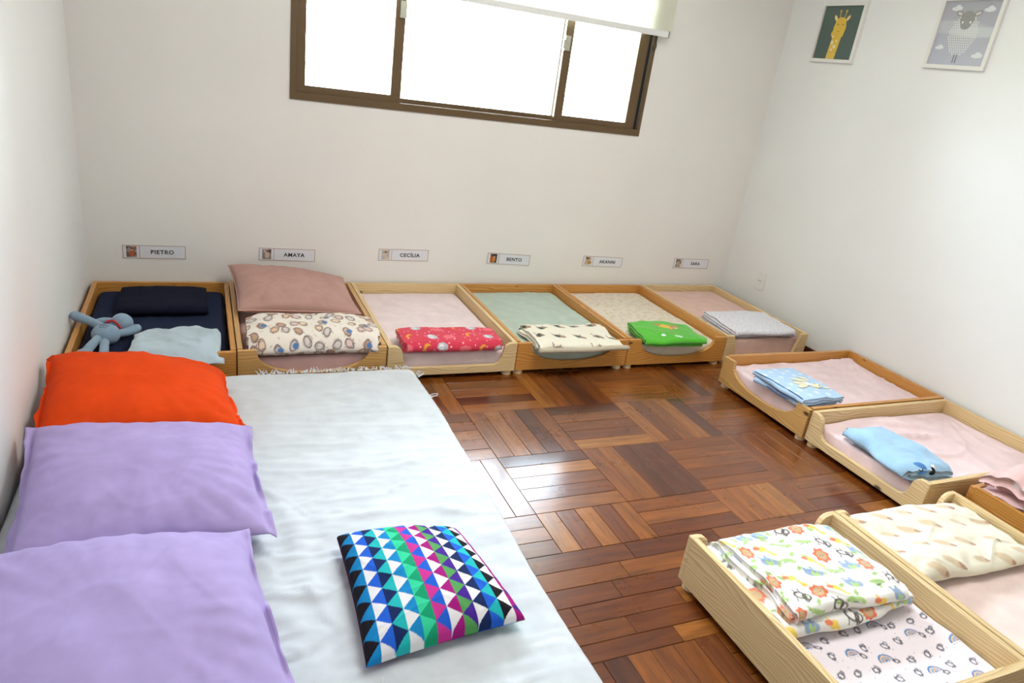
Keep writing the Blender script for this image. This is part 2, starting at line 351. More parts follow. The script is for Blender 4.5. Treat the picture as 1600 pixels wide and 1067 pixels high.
def folded(name, Lx, D, n, t, mat, loc, rz=0, paint=None, seed=0, step=.005, slump=.004, edge=.008, puff=.0, taper=.0, dome=.0, closed='near', parent=None, tilt=(0, 0), gap=.001, ustep=None, shear=0, basef=None, rolly=0, **k):
    """a cloth folded into n layers; extruded along local x (length Lx), folds stacked in local y (depth D). First bend at -y ('near') or +y."""
    r = (t+gap)/2; a, b = -D/2+r, D/2-r
    pts = []   # midline (y,z), tangent, arc
    arc = 0; sgn = -1 if closed == 'near' else 1
    # start from top layer going down so that the top is sampled finely
    for kx in range(n):
        zc = (n-1-kx)*(t+gap)+t/2; yfrom, yto = (-sgn, sgn) if kx % 2 == 0 else (sgn, -sgn)
        y0_, y1_ = (b if yfrom > 0 else a), (b if yto > 0 else a)
        fine = step if kx in (0, n-1) else step*2.5
        m = max(2, int(abs(y1_-y0_)/fine))
        for i in range(m+1):
            tt = i/m; pts.append((y0_+(y1_-y0_)*tt, zc, (1 if y1_ > y0_ else -1), 0, arc+abs(y1_-y0_)*tt, kx))
        arc += abs(y1_-y0_)
        if kx < n-1:
            s_ = 1 if y1_ > y0_ else -1
            nb_ = max(8, int(math.pi*t/step))
            for i in range(1, nb_):
                th = i/nb_*math.pi; pts.append((y1_+s_*r*math.sin(th), zc-r+r*math.cos(th), s_*math.cos(th), -math.sin(th), arc+r*th, kx+.5))
            arc += r*math.pi
    P = np.array(pts); N = np.stack([P[:, 3], -P[:, 2]], 1)  # left normal
    nl = np.hypot(N[:, 0], N[:, 1])+1e-9; N = N/nl[:, None]
    hw = np.full(len(P), t/2); hw[0] *= .55; hw[-1] *= .55
    A = P[:, :2]+N*hw[:, None]; B = P[:, :2]-N*hw[:, None]
    out = np.vstack([A, B[::-1]]); arcs = np.concatenate([[0], np.cumsum(np.hypot(*np.diff(out, axis=0).T))]); lay = np.concatenate([P[:, 5], P[::-1, 5]])
    nu = max(8, int(Lx/(ustep or step))); us = np.linspace(-Lx/2, Lx/2, nu)
    U, Yy = np.meshgrid(us, out[:, 0], indexing='ij'); _, Zz = np.meshgrid(us, out[:, 1], indexing='ij'); _, AR = np.meshgrid(us, arcs, indexing='ij'); _, LY = np.meshgrid(us, lay, indexing='ij')
    Ht = n*(t+gap); X = U.copy(); zr = (Zz/Ht).clip(0, 1)
    eu = (np.abs(U)/(Lx/2))
    # per-layer length variation at the ends, and edge waviness of bends
    X = X+np.sign(U)*eu**6*edge*(vn(LY*1.7, U*0+3.1, seed)-.3)*1.6
    X = X+eu**8*edge*.8*vn(Yy*14, LY, seed+5)
    wv_ = vn(U*6, LY*.9+.2, seed+2)*edge+vn(U*17, LY*.9, seed+3)*edge*.35
    Yn = Yy+wv_*(np.abs(Yy)/(D/2))**2*np.sign(Yy)
    # soft pillowy sag towards the outline
    fall = 1-(taper*eu**5)-(taper*.6*(np.abs(Yy)/(D/2))**6)
    Zn = Zz*fall + puff*zr*(1-eu**4)*(1-(np.abs(Yy)/(D/2))**4).clip(0, 1) + zr*slump*(fbm(U*9, Yy*9, seed+7, 3)) + zr*slump*.6*ridge(U*7+Yy*9, Yy*5-U*3, seed+9)
    Zn = Zn+dome*zr*vn(U*3.3, Yy*4, seed+12)
    if rolly: Yn = Yn+rolly*(.5-zr)*0
    X = X+shear*Yn+tilt[0]*Zn
    if basef is not None: Zn = Zn+basef(X, Yn)
    V = np.stack([X, Yn, Zn], -1).reshape(-1, 3); nv = len(out); Q = grid_quads(nu, nv, closed_v=True)
    m_ = len(P); caps = []
    for (o_, flip) in ((0, True), ((nu-1)*nv, False)):
        i = np.arange(m_-1); q = np.stack([o_+i, o_+i+1, o_+nv-2-i, o_+nv-1-i], -1); caps.append(q[:, ::-1] if flip else q)
    Q = np.vstack([Q]+caps); col = paint((U+7).ravel()-7, AR.ravel()) if paint is not None else None
    me = np_mesh(name, V, Q, col, closed=True)
    o = link(name, me, mat, parent, **k); o.location = loc; o.rotation_euler = (tilt[1], 0, rz); return o

def pillow_mesh(name, C4, T, Tb=None, n=64, flange=0.0, pinch=.06, seed=0, wr=.006, paint=None, ruffle=.0, flend=True, pw=.42, sag=None, creases=1.0):
    """C4: near-left, near-right, far-right, far-left corners of the seam (world). T bulge above, Tb below."""
    Tb = T if Tb is None else Tb
    C = [np.array(c, float) for c in C4]; u = np.linspace(-1, 1, n); U, Vv = np.meshgrid(u, u, indexing='ij')
    fu = fv = 1.0
    if flange: fu = 1-flange; fv = 1-flange*.25 if flend else 1.0
    # seam outline pinched in between the corners
    Up = U*(1-pinch*(1-Vv**2)*np.abs(U)**3); Vp = Vv*(1-pinch*(1-U**2)*np.abs(Vv)**3)
    if flange: Up = Up+np.sign(U)*((np.abs(U)-fu).clip(0, 1)/flange)*.022*(vn(Vv*4.2, U*0+seed, seed+2)+.4*vn(Vv*9, U*0, seed+3))
    a = (Up+1)/2; b = (Vp+1)/2
    P = (C[0][None, None]*((1-a)*(1-b))[..., None]+C[1]*((a)*(1-b))[..., None]+C[2]*(a*b)[..., None]+C[3]*((1-a)*b)[..., None])
    nrm = np.cross(C[1]-C[0], C[3]-C[0])+np.cross(C[3]-C[2], C[1]-C[2]); nrm /= np.linalg.norm(nrm)
    uu = (U/fu).clip(-1, 1); vv = (Vv/fv).clip(-1, 1)
    sh = ((1-uu**2)*(1-vv**2)).clip(0, 1)**pw*(1-.12*np.abs(uu*vv))
    cr = creases*(ridge(U*2.2+Vv*1.3, Vv*2-U*.7, seed)*.5+ridge(U*3.4-Vv*2, Vv*2.6, seed+4)*.4)
    edgew = (np.abs(uu)**3+np.abs(vv)**3).clip(0, 1)
    rad = np.sin(np.arctan2(vv, uu)*26+seed)*edgew*.6+vn(U*14, Vv*14, seed+3)*edgew*.5
    w = wr*(1.3*fbm(U*1.6, Vv*1.6, seed+1, 2)+cr-.5+rad*.6)*(sh**.6)
    ruf = ruffle*(1.6*vn(U*2+9, Vv*3.6, seed+8)+.4*vn(U*5, Vv*11, seed+9))*(np.abs(U) > fu)*((np.abs(U)-fu)/(max(flange, 1e-3))) if flange else 0
    top = P+nrm*(T*sh+w+ruf+.0015)[..., None]; bot = P-nrm*(Tb*sh+w*.5-ruf+.0015)[..., None]
    V = np.vstack([top.reshape(-1, 3), bot.reshape(-1, 3)]); q = grid_quads(n, n); Q = np.vstack([q, q[:, ::-1]+n*n])
    # rim
    e = [i*n for i in range(n)]+[(n-1)*n+j for j in range(1, n)]+[i*n+n-1 for i in range(n-2, -1, -1)]+[j for j in range(n-2, 0, -1)]
    e = np.array(e); e2 = np.roll(e, -1); Q = np.vstack([Q, np.stack([e, e+n*n, e2+n*n, e2], -1)])
    col = None
    if paint is not None:
        uv = np.stack([U.ravel(), Vv.ravel()], -1); col = np.vstack([paint(uv[:, 0], uv[:, 1], 1), paint(uv[:, 0], uv[:, 1], -1)])
    return np_mesh(name, V, Q, col, closed=True), top, bot

# ------------------------------------------------------------------ room shell
def struct(name, me, mat, parent=None, **k): return link(name, me, mat, parent, kind='structure', **k)
WX0, WX1, WZ0, WZ1 = .915, 2.925, 1.10, 2.22
bm = bmesh.new(); T_ = .16
bm_box(bm, -.2, WX0, 0, T_, -.02, H); bm_box(bm, WX1, W+.2, 0, T_, -.02, H); bm_box(bm, WX0, WX1, 0, T_, -.02, WZ0); bm_box(bm, WX0, WX1, 0, T_, WZ1, H)
struct('wall_back', finish(bm, 'wall_back'), MW)
struct('wall_left', boxm('wall_left', (-.2, 0, YF, 0, -.02, H)), MWs)
struct('wall_right', boxm('wall_right', (W, W+.2, YF, 0, -.02, H)), MWs)
struct('wall_front', boxm('wall_front', (-.2, W+.2, YF-.2, YF, -.02, H)), MWs)
struct('ceiling', boxm('ceiling', (-.2, W+.2, YF-.2, T_, H, H+.15)), MCEIL)
bt = .012
struct('baseboard_right', boxm('baseboard_right', (W-bt, W, YF, 0, 0, .06), .002), MBASE)
struct('baseboard_left', boxm('baseboard_left', (0, bt, YF, 0, 0, .06), .002), MBASE)
struct('baseboard_back', boxm('baseboard_back', (bt, W-bt, -bt, 0, 0, .06), .002), MBASE)

# floor: sub-floor plus every parquet strip
SUB, _, _ = newmat('dark_floor_joint', .6, l4((38, 18, 8)))
floor = empty('floor', kind='structure')
link('subfloor', boxm('subfloor', (0, W, YF, 0, -.03, -.004)), SUB, floor)
TINTS = [(126, 70, 22), (114, 60, 18), (138, 78, 28), (102, 50, 15), (148, 90, 36), (92, 42, 14), (122, 66, 20), (108, 54, 17), (132, 76, 26), (84, 40, 16), (118, 62, 19), (154, 98, 42)]
strips = []
bw = .365; sw = bw/5; ylines0 = -1.265; bh = .3625
def block(x0, x1, y0, y1, along):
    """y0>y1"""
    if along == 'y':
        n = max(1, round((x1-x0)/sw)); 
        for k in range(n): strips.append((x0+(x1-x0)*(k+.5)/n, (y0+y1)/2, y0-y1, (x1-x0)/n, 1))
    else:
        n = max(1, round((y0-y1)/sw))
        for k in range(n): strips.append(((x0+x1)/2, y0-(y0-y1)*(k+.5)/n, x1-x0, (y0-y1)/n, 0))
for i in range(-5, 8):
    x0 = max(1.52+bw*i, 0); x1 = min(1.52+bw*(i+1), W)
    if x1-x0 < .02: continue
    for j in range(-4, 2):
        y0 = min(ylines0-bh*j, 0); y1 = ylines0-bh*(j+1)
        if y0-y1 < .02: continue
        block(x0, x1, y0, y1, 'y' if (i+j) % 2 == 0 else 'x')
    block(x0, x1, -1.99, -2.195, 'y' if i % 2 == 0 else 'x')
rows = [(-2.195, -2.272, 1.745), (-2.272, -2.345, 1.68), (-2.345, -2.417, 1.61), (-2.417, -2.485, 1.79), (-2.485, -2.552, 1.575), (-2.552, -2.612, 1.69)]
for (a, b, xj) in rows:
    x = xj
    while x > .001: strips.append(((max(x-.355, 0)+x)/2, (a+b)/2, x-max(x-.355, 0), a-b, 0)); x -= .355
    x = xj
    while x < W-.001: x2 = min(x+.355, W); strips.append(((x+x2)/2, (a+b)/2, x2-x, a-b, 0)); x += .355
for i in range(-5, 8):
    x0 = max(1.43+bw*i, 0); x1 = min(1.43+bw*(i+1), W)
    if x1-x0 < .02: continue
    for j in range(0, 7):
        y0 = -2.612-bh*j; y1 = max(y0-bh, YF)
        if y0-y1 > .02: block(x0, x1, y0, y1, 'y' if (i+j) % 2 == 0 else 'x')
def vis(s): 
    x, y = s[0], s[1]
    if 1.25 < x < 3.0 and -2.75 < y < -.85: return 0
    if 1.25 < x < 1.95 and y <= -2.75 and y > -3.2: return .5
    return abs(x-2.1)+abs(y+1.8)
strips.sort(key=vis)
mesh_cache = {}
rs = random.Random(5)
def strip_geo(l, w, hz, tint):
    g = .0006; b = .0012; x = l/2-g; y = w/2-g
    V = [(-x, -y, -.006), (x, -y, -.006), (x, y, -.006), (-x, y, -.006), (-x, -y, -b), (x, -y, -b), (x, y, -b), (-x, y, -b), (-x+b, -y+b, 0), (x-b, -y+b, 0), (x-b, y-b, 0), (-x+b, y-b, 0)]
    F = [(0, 1, 5, 4), (1, 2, 6, 5), (2, 3, 7, 6), (3, 0, 4, 7), (4, 5, 9, 8), (5, 6, 10, 9), (6, 7, 11, 10), (7, 4, 8, 11), (8, 9, 10, 11)]
    return V, F
def strip_mesh(l, w, ti):
    key = (round(l, 3), round(w, 3), ti)
    if key in mesh_cache: return mesh_cache[key]
    V, F = strip_geo(l, w, 0, ti); me = np_mesh('parquet_strip', V, F, np.tile(lin(TINTS[ti]), (len(V), 1)), smooth=False)
    uvl = me.uv_layers.new(name='UVMap')
    for lp in me.loops: c = me.vertices[lp.vertex_index].co; uvl.data[lp.index].uv = (c.x, c.y)
    me.materials.append(PARQ); mesh_cache[key] = me; return me
restV = []; restQ = []; restC = []; restUV = []
for k, (x, y, l, w, al) in enumerate(strips):
    ti = rs.randrange(len(TINTS))
    if k < 298:
        o = bpy.data.objects.new('parquet_strip', strip_mesh(l, w, ti)); COL.objects.link(o); o.parent = floor
        o.location = (x, y, rs.uniform(-.0004, .0004)); o.rotation_euler = (rs.uniform(-.0008, .0008), rs.uniform(-.0005, .0005), (math.pi/2 if al else 0)+(math.pi if rs.random() < .5 else 0))
    else:
        V, F = strip_geo(l, w, 0, ti); b0 = len(restV); ou = rs.uniform(0, 50)
        for (a, b, c) in V:
            restV.append((x+(-b if al else a), y+(a if al else b), c)); restC.append(lin(TINTS[ti])); restUV.append((a+ou, b+ou*1.7))
        restQ += [tuple(b0+i for i in f) for f in F]
me = np_mesh('parquet_strips', restV, restQ, np.array(restC), smooth=False); uvl = me.uv_layers.new(name='UVMap')
vi = np.empty(len(me.loops), np.int32); me.loops.foreach_get('vertex_index', vi); uvl.data.foreach_set('uv', np.array(restUV, np.float32)[vi].ravel())
link('parquet_strips', me, PARQ, floor, kind='stuff')

# ------------------------------------------------------------------ window_1
win = empty('window_1', (0, 0, 0), kind='structure')
def frame_mesh(name, x0, x1, z0, z1, wl, wr, wb, wt, ya, yb, bevel=.002):
    bm = bmesh.new(); bm_box(bm, x0, x0+wl, ya, yb, z0, z1); bm_box(bm, x1-wr, x1, ya, yb, z0, z1)
    bm_box(bm, x0+wl, x1-wr, ya, yb, z0, z0+wb); bm_box(bm, x0+wl, x1-wr, ya, yb, z1-wt, z1); return finish(bm, name)
link('outer_frame', frame_mesh('outer_frame', WX0, WX1, WZ0, WZ1, .024, .020, .036, .04, -.006, .09), BRONZE, win)
def sash(x0, x1, z0, z1, wl, wr, wb, ya, yb, latch=None):
    s = link('sash', frame_mesh('sash', x0, x1, z0, z1, wl, wr, wb, .04, ya, yb), BRONZE, win)
    g = link('pane', boxm('pane', (x0+wl-.004, x1-wr+.004, (ya+yb)/2-.002, (ya+yb)/2+.002, z0+wb-.004, z1-.036)), GLASS, s)
    return s
zt = WZ1-.04
s1 = sash(WX0+.026, 1.462, WZ0+.034, zt, .046, .052, .036, .008, .034)
s2 = sash(2.350, 2.882, WZ0+.034, zt, .050, .060, .034, .008, .034)
s3 = sash(1.440, 2.366, WZ0+.034, zt, .020, .016, .024, .046, .072)
link('dark_gap', boxm('dark_gap', (2.884, 2.903, .012, .03, WZ0+.036, zt)), MBLACK, win)  # black strip put in as the dark gap between sash and frame
def latch(x, z, par):
    o = link('latch', boxm('latch', (x-.016, x+.016, -.008, .009, z-.038, z+.038), .004), LATCH, par, label='pale metal sash latch')
    return o
latch(1.446, 1.575, s1); latch(2.362, 1.545, s2)
link('latch_tongue', boxm('latch_tongue', (2.338, 2.347, -.006, .009, 1.515, 1.56), .002), LATCH, s2, label='pale metal latch tongue')
# ground outside, seen only as glare through the window
LAWN = wall_paint('outside_lawn', (128, 138, 96))
struct('ground_outside', boxm('ground_outside', (-40, 44, .6, 80, -1.2, -1.0)), LAWN)

# ------------------------------------------------------------------ roller blind
bl = empty('roller_blind', (1.9, -.06, 1.66), label='white translucent roller blind half lowered over the upper window', cat='blind')
nx, nz = 60, 30; xs = np.linspace(-.98, 1.075, nx); zs = np.linspace(0.02, .66, nz); X, Z = np.meshgrid(xs, zs, indexing='ij'); Yb = -.004*np.sin(X*3)*(.3+Z)
Vf = np.stack([X, Yb, Z], -1).reshape(-1, 3); Vb = Vf+np.array([0, .0012, 0]); q = grid_quads(nx, nz)
link('fabric', np_mesh('fabric', np.vstack([Vf, Vb]), np.vstack([q, q[:, ::-1]+nx*nz])), BLIND, bl)
link('bottom_bar', boxm('bottom_bar', (-.975, 1.052, -.012, .008, -.006, .024), .004), WHITEP, bl)
link('end_cap', boxm('end_cap', (1.050, 1.056, -.014, .010, -.008, .026), .001), GREYF, bl, label='grey end cap of the bottom bar')
tb = tube_mesh('roller_tube', [(-.98, 0, .68), (1.075, 0, .68)], [.025, .025], 16); link('roller_tube', tb, WHITEP, bl)
link('bracket', boxm('bracket', (-1.0, -.985, -.03, .058, .63, .73), .002), WHITEP, bl); link('bracket', boxm('bracket', (1.08, 1.095, -.03, .058, .63, .73), .002), WHITEP, bl)
cd = tube_mesh('cord', [(2.905, -.014, 1.70), (2.91, -.016, 1.64), (2.918, -.018, 1.60), (2.908, -.014, 1.575), (2.90, -.013, 1.60)], [.003]*5, 6)
link('pull_cord', cd, MBLACK, None, label='small black looped cord hanging at the window\'s right jamb', cat='cord')

# ------------------------------------------------------------------ added fill light box, unseen, brightens the room from above its middle
cl = empty('fill_light_box', (1.9, -1.95, 2.52), label='square white ceiling light', cat='light')
link('frame', frame_mesh('frame', -.57, .57, -.57, .57, .02, .02, .02, .02, 0, .08), WHITEP, cl).rotation_euler = (math.radians(-90), 0, 0)
cl.children[0].rotation_euler = (math.radians(90), 0, 0); cl.children[0].location = (0, 0, .08)
link('fill_panel', boxm('fill_panel', (-.55, .55, -.55, .55, .01, .03)), FILLGLOW, cl)

# ------------------------------------------------------------------ beds
BT = .02  # board thickness
def arc_cut(Lf, h, kind, z0):
    """outline (a,z) of a front board, a from 0..Lf"""
    P = [(0, z0), (Lf, z0)]
    if kind == 'curve':
        fl = .075; d = .062; P += [(Lf, h-.004), (Lf-fl, h-.004)]
        n = 22; ax0, ax1 = fl, Lf-fl
        for i in range(1, n):
            t = i/n; th = t*math.pi; c = math.cos(th); s = math.sin(th)
            xx = (ax0+ax1)/2+(ax1-ax0)/2*math.copysign(abs(c)**.85, c); zz = h-.004-(h-.004-d)*s**.8
            P.append((xx, zz))
        P += [(fl, h-.004), (0, h-.004)]
    elif kind == 'post':
        d = .062; P += [(Lf, h-.006)]
        seq = [(0, h), (.028, h), (.045, h-.004), (.058, h-.014), (.066, h-.03), (.070, h-.055), (.076, h-.08), (.088, d+.008), (.11, d)]
        R_ = [(Lf-a, z) for a, z in seq]; P = [(0, z0), (Lf, z0)]+R_+[(a, z) for a, z in seq[::-1]]
    elif kind == 'slope':
        d = .05; seq = [(0, h), (.05, h), (.075, d+.03), (.085, d)]
        P = [(0, z0), (Lf, z0)]+[(Lf-a, z) for a, z in seq]+[(a, z) for a, z in seq[::-1]]
    # drop duplicates
    out = []
    for p in P:
        if not out or (abs(p[0]-out[-1][0])+abs(p[1]-out[-1][1])) > 1e-5: out.append(p)
    return out
foot_me = None
def make_bed(x0, x1, y0, y1, front, kind, mat, h, label, group=None, frontmat=None, postr=True, headh=None):
    """front: side on which the cut-out board stands: '-y','+y','-x'.  Root at the plan centre; children local"""
    cx, cy = (x0+x1)/2, (y0+y1)/2; root = empty('floor_bed', (cx, cy, 0), label=label, cat='bed', group=group)
    a0, a1, b0, b1 = x0-cx, x1-cx, y0-cy, y1-cy; z0 = .022; hh = headh or h; fm = frontmat or mat; bv = .0025 if kind != 'post' else .005
    if front == '-x':
        link('head_board', boxm('head_board', (a1-BT, a1, b0, b1, z0, hh), bv), mat, root)
        link('side_board', boxm('side_board', (a0+BT, a1-BT, b1-BT, b1, z0, h), bv), mat, root); link('side_board', boxm('side_board', (a0+BT, a1-BT, b0, b0+BT, z0, h), bv), mat, root)
        poly = [(b0+a, z) for a, z in arc_cut(b1-b0, h, kind, z0)]; link('front_board', prism('front_board', poly, 'x', a0, a0+BT, bv*.6), fm, root)
    else:
        s = -1 if front == '-y' else 1; yf0, yf1 = (b0, b0+BT) if s < 0 else (b1-BT, b1); yh0, yh1 = (b1-BT, b1) if s < 0 else (b0, b0+BT); ys0, ys1 = b0+BT, b1-BT
        link('head_board', boxm('head_board', (a0, a1, yh0, yh1, z0, hh), bv), mat, root)
        link('side_board', boxm('side_board', (a0, a0+BT, ys0, ys1, z0, h), bv), mat, root); link('side_board', boxm('side_board', (a1-BT, a1, ys0, ys1, z0, h), bv), mat, root)
        poly = [(a0+a, z) for a, z in arc_cut(a1-a0, h, kind, z0)]; link('front_board', prism('front_board', poly, 'y', yf0, yf1, bv*.6), fm, root)
    # slat base
    bm = bmesh.new(); bm_box(bm, a0+BT, a1-BT, b0+BT, b1-BT, z0+.004, z0+.014); link('base_panel', finish(bm, 'base_panel'), PINE_F, root)
    fme = disc_mesh('foot', .024, 0, z0)
    for px in (a0+.03, a1-.03):
        for py in (b0+.03, b1-.03):
            o = bpy.data.objects.new('foot', fme); COL.objects.link(o); o.parent = root; o.location = (px, py, 0)
            if not fme.materials: fme.materials.append(PINE_F)
    return root
gap = .0025
yb0, yb1 = -.918, -bt-.004
XB = [.019, .626, 1.249, 1.883, 2.515, 3.153, 3.755]
back = [
 ('curve', PINE_O, .168, 'honey pine floor bed in the left corner, holding navy sheet and plush rabbit'),
 ('curve', PINE_O2, .172, 'medium pine floor bed under the large dusty pink pillow'),
 ('post', PINE_L, .170, 'light raw pine floor bed against the window wall, holding the red moon print blanket'),
 ('curve', PINE_O, .169, 'honey pine floor bed with the sage green sheet'),
 ('curve', PINE_O, .169, 'honey pine floor bed with beige patterned sheet and green blanket'),
 ('slope', PINE_L, .170, 'pale honey pine floor bed with salmon sheet, last before the right corner'),
]
G1 = 'floor beds along the window wall'
for i, (kd, mt, hh_, lb_) in enumerate(back):
    make_bed(XB[i]+gap, XB[i+1]-gap, yb0-(.006 if i == 2 else 0), yb1, '-y', kd, mt, hh_, lb_, G1)
G2 = 'floor beds along the right wall'
XR = W-bt-.004
make_bed(2.947, XR, -1.744, -1.150, '-x', 'curve', PINE_O, .166, 'honey pine bed by the right wall with blonde curved front and folded blue blanket', G2, frontmat=PINE_O2)
make_bed(2.955, XR, -2.339, -1.752, '-x', 'post', PINE_L, .163, 'raw light pine floor bed along the right wall under the plush light blue blanket', G2)
make_bed(3.125, 3.72, -3.06, -2.378, '+y', 'curve', PINE_O, .170, 'dark honey pine floor bed at the right edge with fluffy pink blanket', 'floor beds nearest the camera')
make_bed(2.398, 2.990, -3.06, -2.402, '+y', 'post', PINE_L, .177, 'raw pine floor bed holding the cream hedgehog blanket', 'floor beds nearest the camera')
make_bed(1.808, 2.393, -3.06, -2.402, '+y', 'post', PINE_L, .177, 'raw pine floor bed nearest the camera with jungle animal blanket', 'floor beds nearest the camera')

# ------------------------------------------------------------------ in-bed mattresses
def wrinkles(seed, amp=.006, sx=5, sy=3.5, rot=.6):
    c, s = math.cos(rot), math.sin(rot)
    def f(x, y):
        a = c*x+s*y; b = -s*x+c*y; wv = .16*vn(a*2.5, b*2.5, seed+9)
        k = (vn(a*2.2, b*2.2, seed+11)+.35).clip(0, 1)*1.6
        return np.minimum(amp*k*(ridge((a+wv)*sx*1.1, b*sy*.4, seed)*1.5+ridge((a-wv)*sx*2.2, b*sy*.6+3, seed+3)*.8), amp*1.5)+amp*.5*vn(x*4, y*4, seed+5)-amp*.9
    return f
def corner_pull(xc, yc, seed, amp=.005, reach=.35):
    def f(x, y):
        th = np.arctan2(y-yc, x-xc); r = np.hypot(x-xc, y-yc); return amp*np.maximum(np.sin(th*22+seed), 0)*np.exp(-(r/reach)**2)*(r/.08).clip(0, 1)
    return f
def summ(*fs): return lambda x, y: sum(f(x, y) for f in fs)
def sheetmat(n, rgb): return cloth(n, rgb)
def mattress(b, z1, mat, label, seed, amp=.004, rot=.6, paint=None, extra=None, group=None, r=.018, pstep=.006):
    x0, x1, y0, y1 = b; cx, cy = (x0+x1)/2, (y0+y1)/2; i = BT+.006
    fs = [wrinkles(seed, amp, rot=rot)]+(extra or [])
    tf = summ(*fs)
    o = slab('mattress', x0+i-cx, x1-i-cx, y0+i-cy, y1-i-cy, .037, z1, r, mat, .010 if paint is None else pstep, topf=lambda x, y: tf(x+cx, y+cy), paint=paint, label=label, cat='mattress', group=group)
    o.location = (cx, cy, 0); return o
def bb(i): return (XB[i]+gap, XB[i+1]-gap, yb0, yb1)
GM = 'mattresses with fitted sheets in the floor beds'
mattress(bb(0), .128, cloth('navy_sheet', (32, 41, 66), sheen=0), 'mattress with navy fitted sheet in the left corner bed', 1, .004, .2, group=GM)
mattress(bb(1), .122, sheetmat('dusty_pink_sheet', (214, 176, 172)), 'mattress with dusty pink sheet under the doodle print roll', 2, .003, .2, group=GM)
mattress(bb(2), .122, sheetmat('pale_pink_sheet', (236, 218, 218)), 'mattress with pale pink sheet behind the red moon print blanket', 3, .006, 1.0, extra=[corner_pull(1.86, -.5, 1, .006), corner_pull(1.5, -1.0, 2, .004)], group=GM)
mattress(bb(3), .130, sheetmat('sage_sheet', (186, 200, 186)), 'mattress with sage green fitted sheet', 4, .008, .5, extra=[corner_pull(2.2, -.95, 3, .006, .4)], group=GM)
def p_beige(U, V):
    P = Paint(U, V, (228, 216, 198))
    for x, y, r_ in P.spots(.055, 3): doodle(P, x, y, .012, (206, 188, 160), r_, .0012, 4)
    for x, y, r_ in P.spots(.12, 4): P.ell(x, y, .02, .012, (222, 200, 166), r_.uniform(0, 3), soft=.01)
    return P.C
CM = cloth('printed_cotton'); FM = cloth('printed_fleece', bs=500, bst=.5, bd=.0015, sheen=.3)
mattress(bb(4), .126, CM, 'mattress with beige doodle print sheet under the green blanket', 5, .005, .9, paint=p_beige, group=GM)
mattress(bb(5), .140, sheetmat('salmon_sheet', (226, 190, 176)), 'mattress with salmon pink sheet in the right corner bed', 6, .005, .9, extra=[corner_pull(3.5, -.93, 2, .008, .3)], group=GM)
mattress((2.947, XR, -1.744, -1.150), .128, sheetmat('blush_sheet', (238, 214, 216)), 'mattress with wrinkled blush sheet beneath the folded blue star blanket', 7, .013, 1.3, extra=[corner_pull(2.96, -1.55, 2, .010, .35), corner_pull(3.8, -1.17, 4, .008)], group=GM)
mattress((2.955, XR, -2.339, -1.752), .118, sheetmat('pink_white_sheet', (240, 214, 214)), 'mattress with wrinkled pink sheet beneath the plush light blue blanket', 8, .014, 1.35, extra=[corner_pull(3.8, -1.78, 1, .008)], group=GM)
mattress((3.125, 3.72, -3.06, -2.378), .125, sheetmat('rose_sheet', (236, 200, 196)), 'mattress with rose sheet under the fluffy pink blanket', 9, .004, group=GM)
mattress((2.398, 2.990, -3.06, -2.402), .122, sheetmat('pale_rose_sheet', (238, 214, 206)), 'mattress with plain pale rose sheet below the cream blanket', 10, .005, .3, group=GM)
def p_kids(U, V):
    P = Paint(U, V, (244, 234, 240)); k = 0
    for x, y, r_ in P.spots(.054, 9, .14):
        k += 1
        if k % 4 == 0:
            a = r_.uniform(-.3, .3)
            a = .3
            for rr_, cc_ in ((.019, (70, 130, 190)), (.0145, (238, 196, 160)), (.0105, (120, 166, 206)), (.0065, (232, 180, 140)), (.003, (80, 140, 196))): P.ell(x, y, rr_, rr_*.9, cc_, 0, ring=.0014, half=True)
            for k2 in range(6): P.seg(x-.02+k2*.008, y-.002, x-.016+k2*.008, y-.004, .0006, (150, 146, 164))
            doodle(P, x+.022, y-.006, .007, (86, 84, 96), r_, .0008, 5)
        else: doodle(P, x, y, .009, (92, 92, 108), r_, .0009, 6); doodle(P, x+.008, y+.006, .005, (120, 116, 130), r_, .0007, 3)
    for x, y, r_ in P.spots(.03, 10, .4): P.seg(x, y, x+.004, y+.003, .0005, (170, 166, 186))
    return P.C
def soft_hills(x, y): return .010*np.exp(-((y+3.0)/.05)**2)*(vn(x*6, y*2, 2)*.5+.8)+.012*ridge(x*3+y*1.2, y*5, 6)*((-2.80-y)/.05).clip(0, 1)
o_ = mattress((1.808, 2.393, -3.06, -2.402), .118, CM, 'mattress with white rainbow doodle print sheet nearest the camera', 11, .006, .1, pstep=.0032, paint=scaled(p_kids, 1.15), extra=[soft_hills], group=GM)

# ------------------------------------------------------------------ floor mattress and white throw
MX1, MY1, MZ = 1.335, -1.035, .118
FMT = cloth('dark_mattress_cover', (70, 60, 74)); THROW = cloth('white_cotton_throw', (206, 210, 214), bs=700, bst=.4, bd=.0012, sheen=.05)
slab('floor_mattress', .03, MX1-.012, -4.3, MY1-.012, .002, MZ-.022, .02, FMT, .05, label='large floor mattress beneath the white cotton throw', cat='mattress')
def throw_top(x, y):
    m = (.0035*fbm(x*5, y*7, 21, 4)+.0035*ridge(x*5+.6*vn(x*3,y*3,40), y*26, 41)*(vn(x*3, y*3, 42)+.1).clip(0, 1)*2+.006*ridge(x*2.2+y*.4, y*7+x, 22)*((vn(x*1.3, y*1.3, 24)+.6).clip(0, 1))+.0022*vn(x*16, y*50, 25)+.003*ridge(x*4, y*12, 26)*(vn(x*2, y*2, 27)+.3).clip(0, 1))
    # heavier creases beside the lavender pillows and under the cushion
    m = m+.010*np.exp(-((x-.78)/.16)**2-((y+2.2)/.28)**2)*(ridge(x*9+y*5, y*13-x*6, 28)+.5*vn(x*22, y*22, 29))
    return np.maximum(m, -.010)
